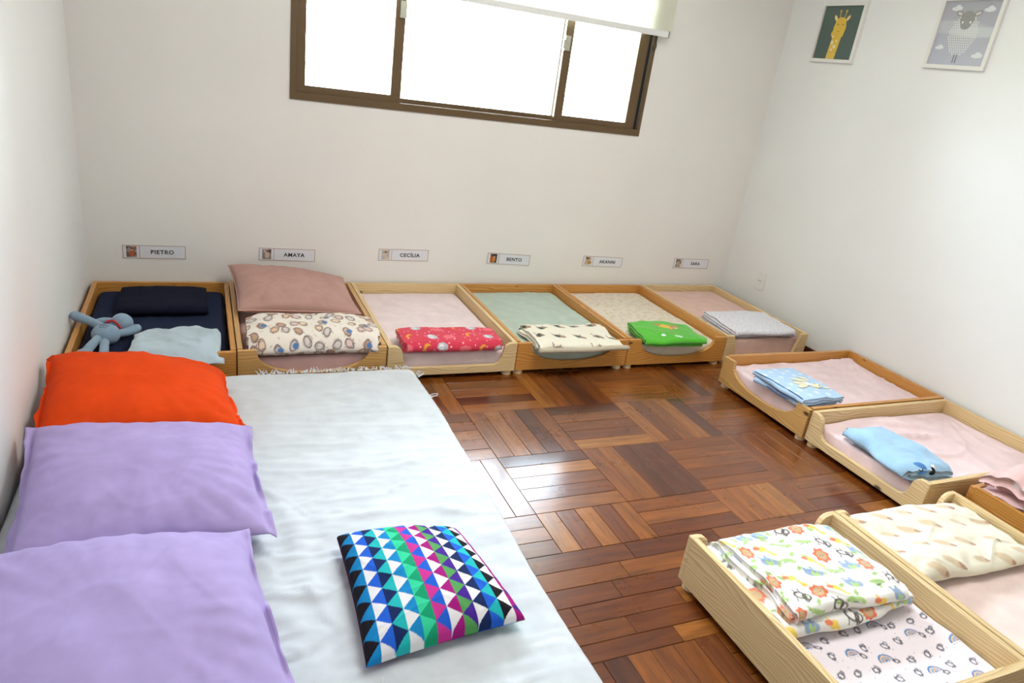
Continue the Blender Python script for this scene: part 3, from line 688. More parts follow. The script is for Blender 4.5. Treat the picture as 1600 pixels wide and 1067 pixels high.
def throw_side(gx, gy, D):
    k = (D/.118).clip(0, 1)
    ox = np.where(gx > 1.2, .014*np.sin(gy*9+1.2)*k+.008*vn(gy*14, gx*0, 3)*k+.018*k+.010*np.sin(gy*3.1)*((gx-1.2)/.12).clip(0, 1), 0)
    oy = np.where(gy > MY1-.06, .010*k*np.sin(gx*13)+.014*k, 0); return ox, oy
thr = empty('white_throw', (.67, -2.6, 0), label='white cotton throw with fringed edge covering the floor mattress', cat='throw')
o = slab('cloth', .012-.67, MX1-.67, -4.35+2.6, MY1+2.6, .004, MZ, .022, THROW, .009, topf=lambda x, y: throw_top(x+.67, y-2.6), sidef=lambda x, y, D: throw_side(x+.67, y-2.6, D), parent=thr)
bm = bmesh.new(); rf = random.Random(3)
def tassel(bm, x, y, z, dx, dy, l):
    pts = [Vector((x, y, z))]
    for k in range(3): pts.append(pts[-1]+Vector((dx*l/3+rf.uniform(-.004, .004), dy*l/3+rf.uniform(-.004, .004), rf.uniform(-.003, .0045))))
    for a in range(3):
        w = .0018*(1.3-a*.25); p, q2 = pts[a], pts[a+1]
        ring = []
        for pt in (p, q2): ring.append([bm.verts.new(pt+Vector(c)*w) for c in ((1, 0, 0), (0, .7, .9), (-1, 0, 0), (0, -.7, -.9))])
        for k in range(4): bm.faces.new((ring[0][k], ring[0][(k+1) % 4], ring[1][(k+1) % 4], ring[1][k]))
        bm.faces.new(ring[0]); bm.faces.new(ring[1][::-1])
x = .70
while x < 1.345:
    for _ in range(rf.choice((2, 3, 4))): tassel(bm, x+rf.uniform(-.006, .006)-.67, MY1+.002+2.6, MZ-.004, rf.uniform(-.5, .5), rf.uniform(.5, 1), rf.uniform(.02, .038))
    x += rf.uniform(.014, .024)
for k in range(4): tassel(bm, MX1+.012-.67, -1.06-.012*k+2.6, .10, .6+.3*rf.random(), .5, .04)
for k in range(3): tassel(bm, MX1+.03-.67, -1.195-.012*k+2.6, .06, 1, .25+.1*k, .045)
link('fringe', finish(bm, 'fringe'), THROW, thr, kind='stuff')

# ------------------------------------------------------------------ big pillows on the left
ORANGE = cloth('orange_pillowcase', (228, 72, 16), sheen=.0); LAV = cloth('lavender_pillowcase', (172, 154, 202), sheen=.05); LAVN = LAV
def pillow(name, C4, T, mat, label, group=None, **k):
    c = np.mean(np.array(C4), 0); me, top, bot = pillow_mesh(name, [np.array(q)-c for q in C4], T, **k); o = link(name, me, mat, None, label=label, cat='pillow', group=group); o.location = c; return o
GP = 'plain large pillows on the floor mattress'
pillow('pillow', [(.022, -1.64, .16), (.630, -1.575, .165), (.575, -1.10, .17), (.012, -1.14, .275)], .120, ORANGE, 'bright orange pillow by the left wall, behind the lavender pillows', GP, Tb=.04, flange=.06, seed=31, creases=.45, wr=.008, ruffle=.014, pinch=.05, n=90)
pillow('pillow', [(.055, -2.16, .165), (.672, -2.15, .185), (.640, -1.625, .215), (.030, -1.60, .245)], .095, LAV, 'lavender pillow lying between the orange pillow and the nearest pillow', GP, Tb=.04, flange=.07, seed=41, creases=.45, wr=.008, ruffle=.012, pinch=.05, n=90)
pillow('pillow', [(.02, -2.86, .15), (.700, -2.80, .16), (.595, -2.15, .205), (.010, -2.14, .22)], .125, LAV, 'lavender pillow nearest the camera in the lower left', GP, Tb=.03, flange=.05, seed=52, creases=.45, wr=.010, ruffle=.012, pinch=.05, n=90)

# triangle cushion
TC = {'w': (228, 224, 226), 'bl': (34, 92, 200), 'nv': (22, 40, 88), 'tq': (34, 176, 178), 'cy': (22, 130, 190), 'lg': (54, 200, 150), 'gr': (20, 150, 106), 'pk': (196, 50, 140), 'mg': (160, 22, 120), 'pu': (70, 36, 140), 'ol': (84, 152, 84), 'bk': (28, 22, 30)}
colsq = [('bk', 'cy'), ('w', 'bl'), ('nv', 'tq'), ('w', 'cy'), ('lg', 'gr'), ('pk', 'bl'), ('w', 'mg'), ('ol', 'pu'), ('w', 'nv'), ('bl', 'tq'), ('bk', 'w'), ('mg', 'pu')]
def tri_paint(u, v, side):
    nc = 11.7; a = (u+1)/2*nc*.5*2/1.0; c = np.floor(a).astype(int).clip(0, 11); fa = a-np.floor(a); nr = 8.0; b = (v+1)/2*nr+0.5*((c+0) % 2)*0
    tab1 = np.array([lin(TC[p[0]]) for p in colsq]); tab2 = np.array([lin(TC[p[1]]) for p in colsq])
    # each column band: triangles pointing right (first colour) and left (second colour)
    fb = b-np.floor(b); off = (c % 2)*.5; fb = (b+off) - np.floor(b+off)
    left = np.abs(fb-.5)*2 < (1-fa)   # base on the left edge
    if side < 0: c = (c+5) % 12
    return np.where(left[:, None], tab1[c], tab2[c])
cush = empty('cushion', (.99, -2.40, .12), label='square cushion with multicoloured triangle print on the white throw', cat='cushion')
c0 = np.array([.99, -2.40, .12]); C4 = [(.812, -2.602, .143), (1.208, -2.562, .145), (1.150, -2.195, .147), (.822, -2.160, .149)]
me, top, bot = pillow_mesh('cover', [np.array(q)-c0 for q in C4],   .074, Tb=.008, n=260, pinch=.03, seed=61, wr=.003, paint=tri_paint, pw=.33)
link('cover', me, cloth('triangle_print_cotton', sheen=0), cush)
zp = tube_mesh('zip_pull', [(-.150, -.238, .022), (-.152, -.246, .010)], [.002, .002], 6); link('zip_pull', zp, WHITEP, cush, label='tiny white zip pull')

# ------------------------------------------------------------------ dusty pink pillow in the second bed
PP = cloth('dusty_pink_pillowcase', (184, 144, 134), sheen=.05)
pp = empty('pillow', (.90, -.32, .12), label='large dusty pink piped pillow on the second bed against the wall', cat='pillow')
c0 = np.array([.90, -.32, .12]); C4 = [(.650, -.53, .202), (1.19, -.60, .205), (1.195, -.080, .215), (.625, -.075, .275)]
PC = [np.array(q)-c0 for q in C4]; me, top, bot = pillow_mesh('cover', PC, .070, Tb=.07, n=90, pinch=.04, seed=71, wr=.006)
link('cover', me, PP, pp)
seam = (top+bot)/2; n_ = seam.shape[0]; ring = [seam[i, 0] for i in range(0, n_, 3)]+[seam[-1, j] for j in range(0, n_, 3)]+[seam[i, -1] for i in range(n_-1, -1, -3)]+[seam[0, j] for j in range(n_-1, -1, -3)]
link('piping', tube_mesh('piping', [tuple(r) for r in ring], [.0035]*len(ring), 6), cloth('piping_cloth', (206, 160, 146)), pp, label='paler pink piping')

# ------------------------------------------------------------------ folded blankets and pillow in the back row
NAVY = cloth('navy_pillowcase', (14, 19, 38), sheen=0)
folded('flat_pillow', .375, .30, 2, .022, NAVY, (.335, -.25, .134), 0, seed=3, step=.010, slump=.003, edge=.004, taper=.15, label='flat dark navy pillow at the head of the left corner bed', cat='pillow')
FLUFF = cloth('pale_blue_towelling', (186, 204, 214), fuzzy=True, sheen=.4)
folded('folded_towel', .36, .27, 2, .030, FLUFF, (.400, -.805, .130), -.06, seed=8, step=.006, slump=.014, edge=.02, taper=.22, puff=.018, dome=.026, label='pale blue fluffy folded towel beside the plush rabbit', cat='blanket')
def p_doodle(U, V):
    P = Paint(U, V, (236, 226, 214))
    for x, y, r_ in P.spots(.030, 31, .45): P.seg(x, y, x+r_.uniform(-.008, .008), y+r_.uniform(-.006, .006), .0008, (150, 132, 124))
    for x, y, r_ in P.spots(.046, 33, .3):
        c = r_.choice([(226, 188, 156), (222, 196, 186), (196, 158, 128), (214, 204, 196), (232, 206, 176)])
        P.ell(x, y, .017, .013, c, r_.uniform(0, 3)); doodle(P, x, y, .015, (128, 108, 104), r_, .0010, 4)
        if r_.random() < .18: P.ell(x+.006, y, .010, .008, (90, 128, 176)); 
    return P.C
folded('rolled_blanket', .545, .27, 2, .049, CM, (.945, -.755, .128), -.03, paint=scaled(p_doodle, 1.3, 1.25), seed=14, step=.0040, slump=.005, edge=.010, taper=.18, puff=.008, label='rolled cream blanket with doodle animal print below the dusty pink pillow', cat='blanket')
def p_red(U, V):
    P = Paint(U, V, (214, 62, 84)); k = 0
    for x, y, r_ in P.spots(.030, 41, .4): P.ell(x, y, .0022, .0022, (246, 214, 216))
    for x, y, r_ in P.spots(.070, 42, .12):
        k += 1
        if k % 3 == 1: P.ell(x, y, .014, .015, (232, 160, 60)); P.ell(x+.006, y+.004, .011, .012, (214, 62, 84))
        elif k % 3 == 2: P.ell(x, y, .019, .015, (190, 188, 196), wob=.06); P.ell(x-.004, y, .009, .010, (232, 228, 230)); P.ell(x-.006, y, .002, .002, (60, 60, 70)); P.ell(x+.002, y, .002, .002, (60, 60, 70))
        else: P.ell(x, y, .022, .012, (232, 110, 122), wob=.08)
    return P.C
folded('folded_blanket', .485, .20, 2, .026, CM, (1.565, -.820, .133), -.02, paint=scaled(p_red, 1.3, 1.2), seed=23, step=.0038, slump=.003, edge=.008, taper=.12, label='red folded blanket with sheep and moon print', cat='blanket')
def p_dogs(U, V):
    P = Paint(U, V, (238, 232, 214)); k = 0
    for x, y, r_ in P.spots(.080, 52, .1):
        k += 1; a = r_.uniform(-.3, .5); c, s = math.cos(a), math.sin(a); br = (168, 138, 112) if k % 2 else (140, 112, 90)
        P.ell(x, y, .021, .009, br, a); P.ell(x+.020*c, y+.020*s, .008, .006, br, a+.4); P.ell(x-.003, y+.001, .010, .008, (46, 74, 62), a)
        P.seg(x-.014*c, y-.014*s, x-.018, y-.018, .002, br); P.seg(x+.010*c, y+.010*s, x+.014, y-.012, .002, br)
    return P.C
def drape4(X, Y):
    s = ((-.02-Y-.0)/.10).clip(0, 1); return -.0*s
b4 = empty('folded_blanket', (2.215, -.835, .142), -.02, label='cream sherpa backed blanket with brown and green dog print', cat='blanket')
folded('printed_cover', .500, .285, 2, .016, FM, (0, 0, .0), 0, paint=scaled(p_dogs, 1.25, 1.6), seed=33, step=.0042, slump=.007, edge=.016, taper=.10, dome=.010, puff=.008, parent=b4)
SHERPA = cloth('cream_sherpa', (196, 185, 162), fuzzy=True)
ed = [(-.24+.48*t, -.163-.018*math.sin(t*math.pi)+.006*math.sin(t*9), .019-.005*math.cos(t*5)) for t in [i/9 for i in range(10)]]
link('sherpa_edge', tube_mesh('sherpa_edge', ed, [.013]*10, 10), SHERPA, b4, label='nubby cream sherpa edge')
ed = [(-.235+.47*t, -.142-.014*math.sin(t*math.pi), .006) for t in [i/9 for i in range(10)]]
link('sherpa_edge', tube_mesh('sherpa_edge', ed, [.007]*10, 8), SHERPA, b4)
def p_green(U, V):
    P = Paint(U, V, (86, 184, 52)); br = (196, 130, 66); dk = (40, 28, 22)
    P.ell(.005, .080, .044, .026, (236, 186, 44), .1); P.ell(-.035, .060, .022, .012, br, .3); P.ell(.030, .106, .016, .010, br, -.2)
    P.ell(.072, .070, .027, .024, br); P.ell(.055, .050, .010, .009, br); P.ell(.092, .054, .010, .009, br); P.ell(.074, .080, .014, .011, (238, 208, 164)); P.ell(.074, .078, .005, .004, dk); P.ell(.064, .066, .003, .0035, (240, 240, 236)); P.ell(.082, .066, .003, .0035, (240, 240, 236)); P.ell(.064, .066, .0018, .002, dk); P.ell(.082, .066, .0018, .002, dk)
    P.seg(-.08, .150, .02, .175, .002, (150, 120, 50)); P.ell(.02, .200, .018, .009, (226, 236, 238)); P.ell(.036, .205, .012, .008, (226, 236, 238)); P.ell(-.06, .19, .014, .008, (226, 236, 238)); return P.C
folded('folded_blanket', .375, .235, 3, .017, FM, (2.795, -.835, .134), -.05, paint=p_green, seed=44, step=.0040, slump=.006, edge=.018, taper=.15, dome=.012, shear=.10, label='bright green folded blanket with a brown teddy bear motif', cat='blanket')
def p_speck(U, V):
    P = Paint(U, V, (228, 226, 232))
    for x, y, r_ in P.spots(.026, 61, .45): P.ell(x, y, .0035, .0022, (150, 152, 172), r_.uniform(0, 3))
    return P.C
b6 = empty('folded_blanket', (3.447, -.745, .154), -.03, label='white folded blanket with grey specks and lilac sherpa edges', cat='blanket')
folded('printed_cover', .455, .33, 2, .017, FM, (0, 0, .006), 0, paint=p_speck, seed=55, step=.0045, slump=.003, edge=.008, taper=.10, parent=b6, shear=.06)
SHG = cloth('lilac_grey_sherpa', (188, 188, 206), fuzzy=True)
folded('sherpa_lining', .468, .335, 1, .012, SHG, (0, .002, -.004), 0, seed=56, step=.012, slump=.002, edge=.008, parent=b6, shear=.06)

# ------------------------------------------------------------------ blankets in the right row
def p_bluestar(U, V):
    P = Paint(U, V, (176, 206, 236))
    for x, y, r_ in P.spots(.045, 71, .2):
        a = r_.uniform(0, 1)
        for k in range(3): P.ell(x, y, .010, .0035, (214, 230, 244), a+k*1.047)
    return P.C
b7 = empty('folded_blanket', (3.075, -1.530, .134), math.radians(3), label='pale blue folded blanket with navy edging and a cream rabbit applique', cat='blanket')
folded('printed_cover', .315, .255, 4, .013, FM, (0, 0, 0), math.radians(-90), paint=scaled(p_bluestar, 1.4), seed=66, step=.0042, slump=.004, edge=.010, taper=.06, parent=b7)
NVE = cloth('navy_edging', (50, 82, 140))
for zz, yy in ((.055, -.130), (.042, -.127), (.028, -.130), (.013, -.127)):
    pts = [(yy+.005*math.sin(t*7+zz*90), -.152+.30*t, zz-.001+.002*math.sin(t*11)) for t in [i/11 for i in range(12)]]
    link('edging', tube_mesh('edging', pts, [.0019]*12, 6), NVE, b7, label='navy edging line')
CREAMF = cloth('cream_applique', (232, 226, 196), fuzzy=True); WFELT = cloth('white_felt', (238, 238, 236))
zt7 = .0585
ra = link('rabbit_applique', ball_mesh('rabbit_applique', (.055, -.055, zt7), .026, (1.15, .9, .25)), CREAMF, b7, label='cream rabbit applique')
for c, r_, s, rz in (((.012, .012, zt7), .030, (1.2, .38, .2), 2.5), ((.055, .020, zt7), .026, (.38, 1.2, .2), .3), ((-.020, -.045, zt7), .024, (1.4, .7, .22), .2), ((-.012, -.018, zt7), .024, (1.4, .6, .22), -.5), ((.092, -.085, zt7), .014, (1.2, .6, .25), -.7)):
    link('applique_piece', ball_mesh('applique_piece', c, r_, s, Matrix.Rotation(rz, 3, 'Z')), CREAMF, ra)
link('applique_body', ball_mesh('applique_body', (.020, -.030, zt7), .022, (1.2, .8, .2), Matrix.Rotation(-.6, 3, 'Z')), WFELT, ra, label='white felt body')
for x_, y_ in ((.050, -.048), (.062, -.066)): link('eye', ball_mesh('eye', (x_, y_, zt7+.0065), .0024), INK, ra, label='black stitched eye')
PLUSH = cloth('light_blue_plush', (160, 196, 224), fuzzy=False, bs=240, bst=.5, bd=.002, sheen=.3)
b8 = empty('folded_blanket', (3.075, -2.105, .126), 0, label='plush light blue folded blanket with sleepy face appliques', cat='blanket')
folded('plush_cover', .350, .215, 2, .026, PLUSH, (0, 0, 0), math.radians(-93), seed=77, step=.007, slump=.008, edge=.016, taper=.30, puff=.006, dome=.010, parent=b8, closed='near', shear=.08)
BLF = cloth('blue_felt', (84, 136, 196)); BKF = cloth('black_felt', (28, 28, 34))
rx = Vector((-.45, -.45, .75)).to_track_quat('Z', 'Y').to_matrix()
fc = link('face_patch', ball_mesh('face_patch', (-.074, -.146, .048), .028, (1, .9, .22), rx), BLF, b8, label='round blue face applique')
link('closed_eye', tube_mesh('closed_eye', [(-.088, -.156, .0490), (-.080, -.163, .0475), (-.070, -.158, .0520)], [.002]*3, 6), BKF, fc, label='black stitched closed eye')
link('eye_patch', ball_mesh('eye_patch', (-.030, -.166, .044), .017, (.9, 1, .4), rx), BKF, b8, label='black eye applique'); link('white_patch', ball_mesh('white_patch', (-.016, -.158, .050), .014, (.8, 1, .5), rx), WFELT, b8, label='white applique')

# ------------------------------------------------------------------ near beds
def p_jungle(U, V):
    P = Paint(U, V, (240, 236, 230)); k = 0
    for x, y, r_ in P.spots(.033, 81, .45):
        if r_.random() < .5: P.ell(x, y, .009, .004, (176, 206, 130), r_.uniform(0, 3)); P.seg(x-.006, y, x+.006, y, .0006, (120, 150, 80))
    for x, y, r_ in P.spots(.048, 82, .13):
        k += 1; m = (k*3+int(y*20))%5 if r_.random() < .6 else r_.randrange(5); a = r_.uniform(-.5, .5)
        if m == 0: P.ell(x, y, .0165, .0165, (232, 120, 84), a, wob=.12); P.ell(x, y, .0105, .0105, (206, 172, 130)); P.ell(x-.003, y, .001, .001, (60, 40, 30)); P.ell(x+.003, y, .001, .001, (60, 40, 30))
        elif m == 1:
            P.ell(x, y, .015, .010, (146, 168, 200), a); P.ell(x+.013, y+.005, .008, .008, (158, 178, 206)); P.ell(x+.004, y+.004, .008, .008, (178, 206, 130)); P.seg(x-.008, y, x-.010, y-.014, .003, (146, 168, 200)); P.seg(x+.006, y, x+.006, y-.014, .003, (146, 168, 200))
        elif m == 2:
            P.ell(x, y, .011, .008, (96, 82, 80), a, ring=.0012); P.ell(x+.012, y+.006, .008, .007, (96, 82, 80), ring=.0012); P.ell(x+.007, y+.013, .0035, .0035, (96, 82, 80), ring=.001); P.seg(x-.01, y, x-.016, y+.012, .001, (80, 66, 66)); P.seg(x-.004, y-.007, x-.006, y-.016, .0012, (80, 66, 66)); P.seg(x+.005, y-.006, x+.006, y-.015, .0012, (80, 66, 66))
        elif m == 3:
            P.ell(x, y, .010, .007, (242, 208, 92), a); P.seg(x+.006, y+.003, x+.014, y+.018, .0035, (242, 208, 92)); P.ell(x+.016, y+.02, .006, .004, (242, 208, 92)); P.seg(x-.006, y, x-.009, y-.013, .002, (242, 208, 92)); P.ell(x-.01, y-.004, .008, .005, (232, 128, 90))
        else:
            P.ell(x, y, .018, .005, (172, 204, 128), a); P.ell(x+.014, y+.004, .006, .005, (172, 204, 128)); P.seg(x-.01, y+.006, x+.008, y+.008, .0008, (90, 110, 70))
    return P.C
def rise(X, Y): return .0*X
folded('folded_blanket', .475, .330, 4, .0155, FM, (2.083, -2.612, .127), -.02, paint=scaled(p_jungle, 1.5), seed=88, step=.0030, slump=.006, edge=.018, taper=.08, dome=.014, closed='near', label='white fleece blanket with colourful jungle animal print', cat='blanket')
folded('folded_blanket', .487, .335, 1, .012, FM, (2.086, -2.640, .119), 0, paint=scaled(p_jungle, 1.5), seed=90, step=.0035, slump=.003, edge=.01, label='lower fold of the jungle animal print blanket', cat='blanket') if False else None
def p_hog(U, V):
    P = Paint(U, V, (238, 230, 208)); k = 0
    for x, y, r_ in P.spots(.082, 92, .15):
        k += 1; a = .55+r_.uniform(-.25, .25); c, s = math.cos(a), math.sin(a); rr_ = 1 if k % 3 else .75
        P.ell(x, y, .028*rr_, .012*rr_, (216, 192, 158), a, soft=.003, wob=.03); P.ell(x+.022*c*rr_, y+.022*s*rr_, .008*rr_, .006*rr_, (186, 142, 118), a); P.ell(x+.030*c*rr_, y+.030*s*rr_, .002, .002, (110, 70, 60))
    return P.C
folded('folded_blanket', .515, .315, 2, .018, FM, (2.690, -2.570, .129), -.04, paint=scaled(p_hog, 1.25), seed=97, step=.0040, slump=.008, edge=.014, taper=.05, dome=.014, puff=.012, closed='near', label='cream fleece blanket with beige hedgehog print', cat='blanket')
PFL = cloth('fluffy_pink', (232, 188, 184), fuzzy=True, sheen=.5)
folded('folded_blanket', .50, .34, 3, .030, PFL, (3.400, -2.560, .134), -.10, seed=103, step=.006, slump=.026, edge=.03, taper=.20, puff=.02, dome=.045, label='fluffy pink crumpled blanket at the right edge', cat='blanket')

# ------------------------------------------------------------------ plush rabbit
BUN = cloth('pale_blue_plush', (142, 166, 186), fuzzy=False, bs=300, bst=.6, bd=.0015, sheen=.3); RED, _, _ = newmat('red_ribbon', .6, l4((190, 30, 40))); STCH, _, _ = newmat('grey_stitching', .8, l4((112, 118, 150)))
bn = empty('plush_rabbit', (.14, -.70, .128), label='pale blue plush rabbit lying in the left corner bed', cat='toy')
def bp(x, y, z): return (x-.14, y+.70, z-.128)
body = link('body', ball_mesh('body', bp(.142, -.715, .172), .050, (1.05, .95, .88)), BUN, bn)
link('head', ball_mesh('head', bp(.192, -.615, .180), .043, (1.0, .92, 1.0)), BUN, bn)
link('arm', tube_mesh('arm', [bp(.125, -.672, .188), bp(.07, -.62, .197), bp(.022, -.585, .204)], [.016, .018, .021], 12), BUN, bn)
link('arm', tube_mesh('arm', [bp(.170, -.700, .165), bp(.215, -.675, .165), bp(.248, -.655, .172)], [.015, .017, .019], 12), BUN, bn)
link('ear', tube_mesh('ear', [bp(.160, -.610, .190), bp(.125, -.605, .188), bp(.098, -.615, .186)], [.012, .015, .013], 12), BUN, bn)
link('leg', tube_mesh('leg', [bp(.118, -.755, .170), bp(.103, -.800, .165), bp(.092, -.840, .160)], [.016, .017, .018], 12), BUN, bn); link('foot', tube_mesh('foot', [bp(.092, -.845, .156), bp(.066, -.868, .154)], [.018, .016], 12), BUN, bn)
link('leg', tube_mesh('leg', [bp(.142, -.77, .160), bp(.145, -.82, .155), bp(.148, -.87, .152)], [.017, .017, .018], 12), BUN, bn)
link('ribbon', tube_mesh('ribbon', [bp(.142, -.662, .205), bp(.160, -.660, .210), bp(.178, -.664, .200), bp(.190, -.668, .18)], [.005]*4, 8), RED, bn, label='red neck ribbon')
for k in range(5):
    a = k*1.257; cx_, cy_ = .140+.012*math.cos(a), -.722+.012*math.sin(a)*.9
    link('stitched_petal', tube_mesh('stitched_petal', [bp(cx_+.007*math.cos(t), cy_+.007*math.sin(t), .172+.0445*math.sqrt(max(0, 1-((cx_+.007*math.cos(t)-.142)/.0525)**2-((cy_+.007*math.sin(t)+.715)/.0475)**2))) for t in [0, 1.05, 2.1, 3.14, 4.2, 5.24, 6.28]], [.0009]*7, 5), STCH, body, label='grey stitched outline')

# ------------------------------------------------------------------ name cards
def text_mesh(txt, size, depth=.0004, bold=.0006):
    cu = bpy.data.curves.new('t', 'FONT'); cu.body = txt; cu.size = size; cu.extrude = depth; cu.offset = bold; cu.align_x = 'CENTER'; cu.align_y = 'CENTER'; cu.resolution_u = 3; cu.space_character = 1.12
    ob = bpy.data.objects.new('t', cu); COL.objects.link(ob); bpy.context.view_layer.update()
    me = bpy.data.meshes.new_from_object(ob.evaluated_get(bpy.context.evaluated_depsgraph_get())); bpy.data.objects.remove(ob); me.name = 'lettering'; return me
def flat_art(name, w, h, n, fn, parent, loc, y=-.0):
    nx_ = int(w/n); nz_ = int(h/n); xs_ = np.linspace(0, w, nx_); zs_ = np.linspace(0, h, nz_); X_, Z_ = np.meshgrid(xs_, zs_, indexing='ij'); P = Paint(X_.ravel(), Z_.ravel(), (200, 200, 200)); fn(P)
    V = np.stack([X_, X_*0, Z_], -1).reshape(-1, 3); o = link(name, np_mesh(name, V, grid_quads(nx_, nz_), P.C, smooth=False), ART, parent); o.location = loc; return o
cards = [('PIETRO', .152, .279, 0.0, 1, 'above the left corner bed with the plush rabbit', [(120, 96, 86), (186, 96, 56), (90, 60, 50), (160, 150, 146)], .433),
 ('AMAYA', .773, .282, -.012, 2, 'partly behind the dusty pink pillow', [(130, 126, 130), (206, 180, 150), (90, 74, 70), (170, 160, 160)], 1.06),
 ('CECÍLIA', 1.398, .293, 0.0, 3, 'above the bed with the red blanket', [(176, 184, 190), (206, 190, 172), (214, 196, 150), (160, 150, 140)], 1.688),
 ('BENTO', 2.046, .288, -.036, 4, 'above the bed with the sage green sheet', [(70, 80, 60), (206, 120, 50), (60, 50, 40), (196, 150, 90)], 2.328),
 ('AKANNI', 2.692, .284, -.022, 5, 'above the bed with the green blanket', [(214, 206, 200), (190, 150, 80), (60, 70, 50), (140, 96, 60)], 2.986),
 ('SARA', 3.386, .284, -.016, 6, 'nearest the right corner of the room', [(140, 130, 116), (180, 160, 140), (110, 100, 90), (200, 190, 180)], 3.676)]
for (txt, x0, z0, ry, sd, where, cc, x1) in cards:
    w = x1-x0; h = .071; c = empty('name_card', (x0, -.0005, z0), label='paper name card with small photo, %s' % where, cat='sign', group='name cards on the window wall'); c.rotation_euler = (0, -ry, 0)
    link('card', boxm('card', (0, w, -.0015, 0, 0, h)), PAPER, c)
    b = bmesh.new(); e = .0022
    for q in [(.003, w-.003, .003, .003+e), (.003, w-.003, h-.003-e, h-.003), (.003, .003+e, .003, h-.003), (w-.003-e, w-.003, .003, h-.003), (.074, .074+e, .003, h-.003)]: bm_box(b, q[0], q[1], -.0022, -.0015, q[2], q[3])
    link('border', finish(b, 'border'), BORD, c, label='thin ochre border lines')
    def photo(P, cc=cc, sd=sd):
        r_ = random.Random(sd); P.C[:] = lin(cc[0]); 
        for k in range(16): P.ell(r_.uniform(0, .044), r_.uniform(0, .054), r_.uniform(.004, .012), r_.uniform(.004, .010), cc[r_.randrange(4)], soft=.003)
        P.ell(.024, .020, .011, .016, cc[1], soft=.002); P.ell(.024, .038, .006, .007, (206, 166, 140), soft=.002); P.ell(.024, .043, .006, .004, (70, 50, 40), soft=.002)
    flat_art('photo', .044, .054, .0022, photo, c, (.018, -.0023, .009))
    t = link('lettering', text_mesh(txt, .029, .0003, .0005), INK, c); t.rotation_euler = (math.radians(90), 0, 0); t.location = (.074+(w-.074)/2-.003, -.0025, h/2-.001)

# ------------------------------------------------------------------ pictures on the right wall (local x -> room -y)
def picture(y0, y1, z0, z1, fn, label, g=.0016):
    w = abs(y1-y0); h = z1-z0; r = empty('framed_picture', (W-.001, y0, z0), math.radians(-90), label=label, cat='picture', group='framed animal pictures')
    b = bmesh.new(); fwid = .018
    bm_box(b, 0, fwid, -.018, 0, 0, h); bm_box(b, w-fwid, w, -.018, 0, 0, h); bm_box(b, fwid, w-fwid, -.018, 0, 0, fwid); bm_box(b, fwid, w-fwid, -.018, 0, h-fwid, h)
    link('frame', finish(b, 'frame'), WFRAME, r); link('backing', boxm('backing', (fwid, w-fwid, -.007, -.001, fwid, h-fwid)), PAPER, r)
    flat_art('print', w-2*fwid, h-2*fwid, g, fn, r, (fwid, -.0075, fwid)); return r
def giraffe(P):
    P.C[:] = lin((82, 100, 92)); ye = (224, 186, 70); w = P.U.max(); h = P.V.max(); c = w*.50; P.U = c+(P.U-c)/1.22; P.V = P.V/1.10
    for t in [i/26 for i in range(27)]: P.ell(c-.012+.010*t, .0+.115*t, .026, .012, ye)
    P.ell(c, .150, .036, .045, ye); P.ell(c-.005, .122, .037, .026, ye); P.ell(c-.001, .178, .031, .022, ye)
    for s in (-1, 1):
        P.seg(c+s*.013, .195, c+s*.017, .226, .0022, ye); P.ell(c+s*.017, .229, .0055, .0055, ye)
        P.ell(c+s*.036, .196, .017, .008, ye, rot=s*.95); P.ell(c+s*.036, .195, .012, .005, (236, 214, 190), rot=s*.95)
        P.seg(c+s*.014-.006, .163, c+s*.014, .168, .0014, (130, 96, 40)); P.seg(c+s*.014, .168, c+s*.014+.006, .163, .0014, (130, 96, 40)); P.ell(c+s*.005, .133, .0018, .003, (110, 80, 30))
    for a, b_, r_ in ((.0, .060, .008), (-.018, .080, .008), (.004, .088, .005), (-.012, .045, .006), (-.022, .108, .005)): P.ell(c+a-.004, b_, r_, r_*1.1, (236, 222, 190))
    for z_ in (.008, .016, .024): P.seg(c-.036, z_, c+.012, z_, .0008, (236, 214, 140))
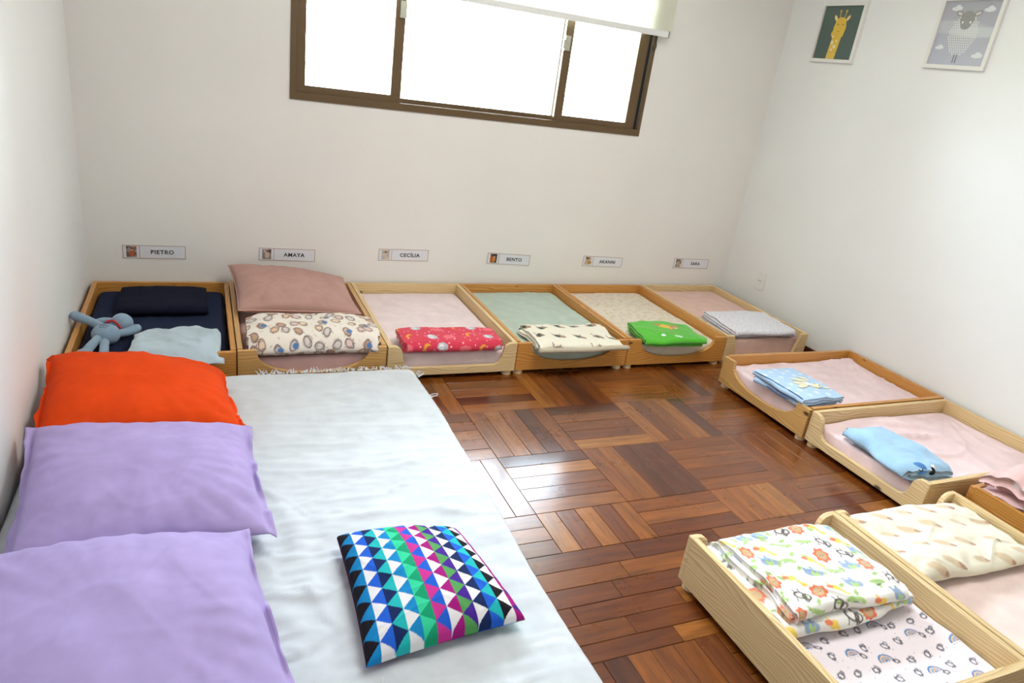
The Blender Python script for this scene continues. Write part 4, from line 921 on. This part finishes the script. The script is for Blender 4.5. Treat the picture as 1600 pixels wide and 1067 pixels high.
def sheep(P):
    w = P.U.max(); h = P.V.max(); t = (P.V/h)[:, None]; P.C[:] = lin((182, 182, 196))*(1-t)+lin((168, 168, 176))*t; c = w*.47
    P.ell(w*.2, h*.60, w*.6, h*.10, (190, 190, 198), soft=.01); P.ell(w*.75, h*.52, w*.5, h*.08, (200, 202, 206), soft=.01)
    def cloud(x, y, s):
        for a, b_, r_ in ((0, 0, 1), (.9, .1, .9), (-.9, -.05, .7), (.3, .7, .85)): P.ell(x+a*s, y+b_*s*.7, s*r_, s*r_*.65, (222, 224, 224))
    cloud(w*.22, h*.88, .016); cloud(w*.80, h*.86, .016); cloud(w*.12, h*.27, .013); cloud(w*.84, h*.16, .016)
    for s in (-1, 1): P.seg(c+s*.007, .012, c+s*.007, .050, .0025, (90, 94, 104))
    rs_ = random.Random(4)
    for i in range(15):
        for j in range(19):
            x = (i-7)*.0108+(j % 2)*.0054; y = .050+j*.0108; f_ = math.hypot(x/.072, (y-.138)/.095)
            if f_ < 1: P.ell(c+x, y, .0024, .0044, (232, 232, 226), rot=-.35*math.copysign(1, x))
    P.ell(c, .205, .036, .036, (148, 146, 142)); P.ell(c, .180, .027, .022, (150, 148, 144))
    for s in (-1, 1): P.ell(c+s*.046, .228, .020, .011, (120, 118, 114), rot=s*.35); P.ell(c+s*.046, .228, .015, .007, (206, 200, 196), rot=s*.35); P.ell(c+s*.020, .190, .0045, .0055, (232, 232, 226))
picture(-.262, -.578, 1.650, 1.965, giraffe, 'white framed giraffe picture, yellow on dark green, left of the sheep')
picture(-1.030, -1.352, 1.655, 1.975, sheep, 'white framed woolly sheep picture with clouds on grey')

# wall outlet
ol = empty('wall_outlet', (W-.001, -.345, .255), math.radians(-90), label='white rectangular wall outlet on the right wall above the corner bed', cat='outlet')
link('plate', boxm('plate', (-.038, .038, -.010, 0, 0, .112), .003), WHITEP, ol)
link('socket', boxm('socket', (-.016, .016, -.013, -.008, .044, .068), .002), WHITEP, ol)
for dx in (-.008, 0, .008): link('slot', boxm('slot', (dx-.0018, dx+.0018, -.0136, -.012, .053, .059)), GREYF, ol)
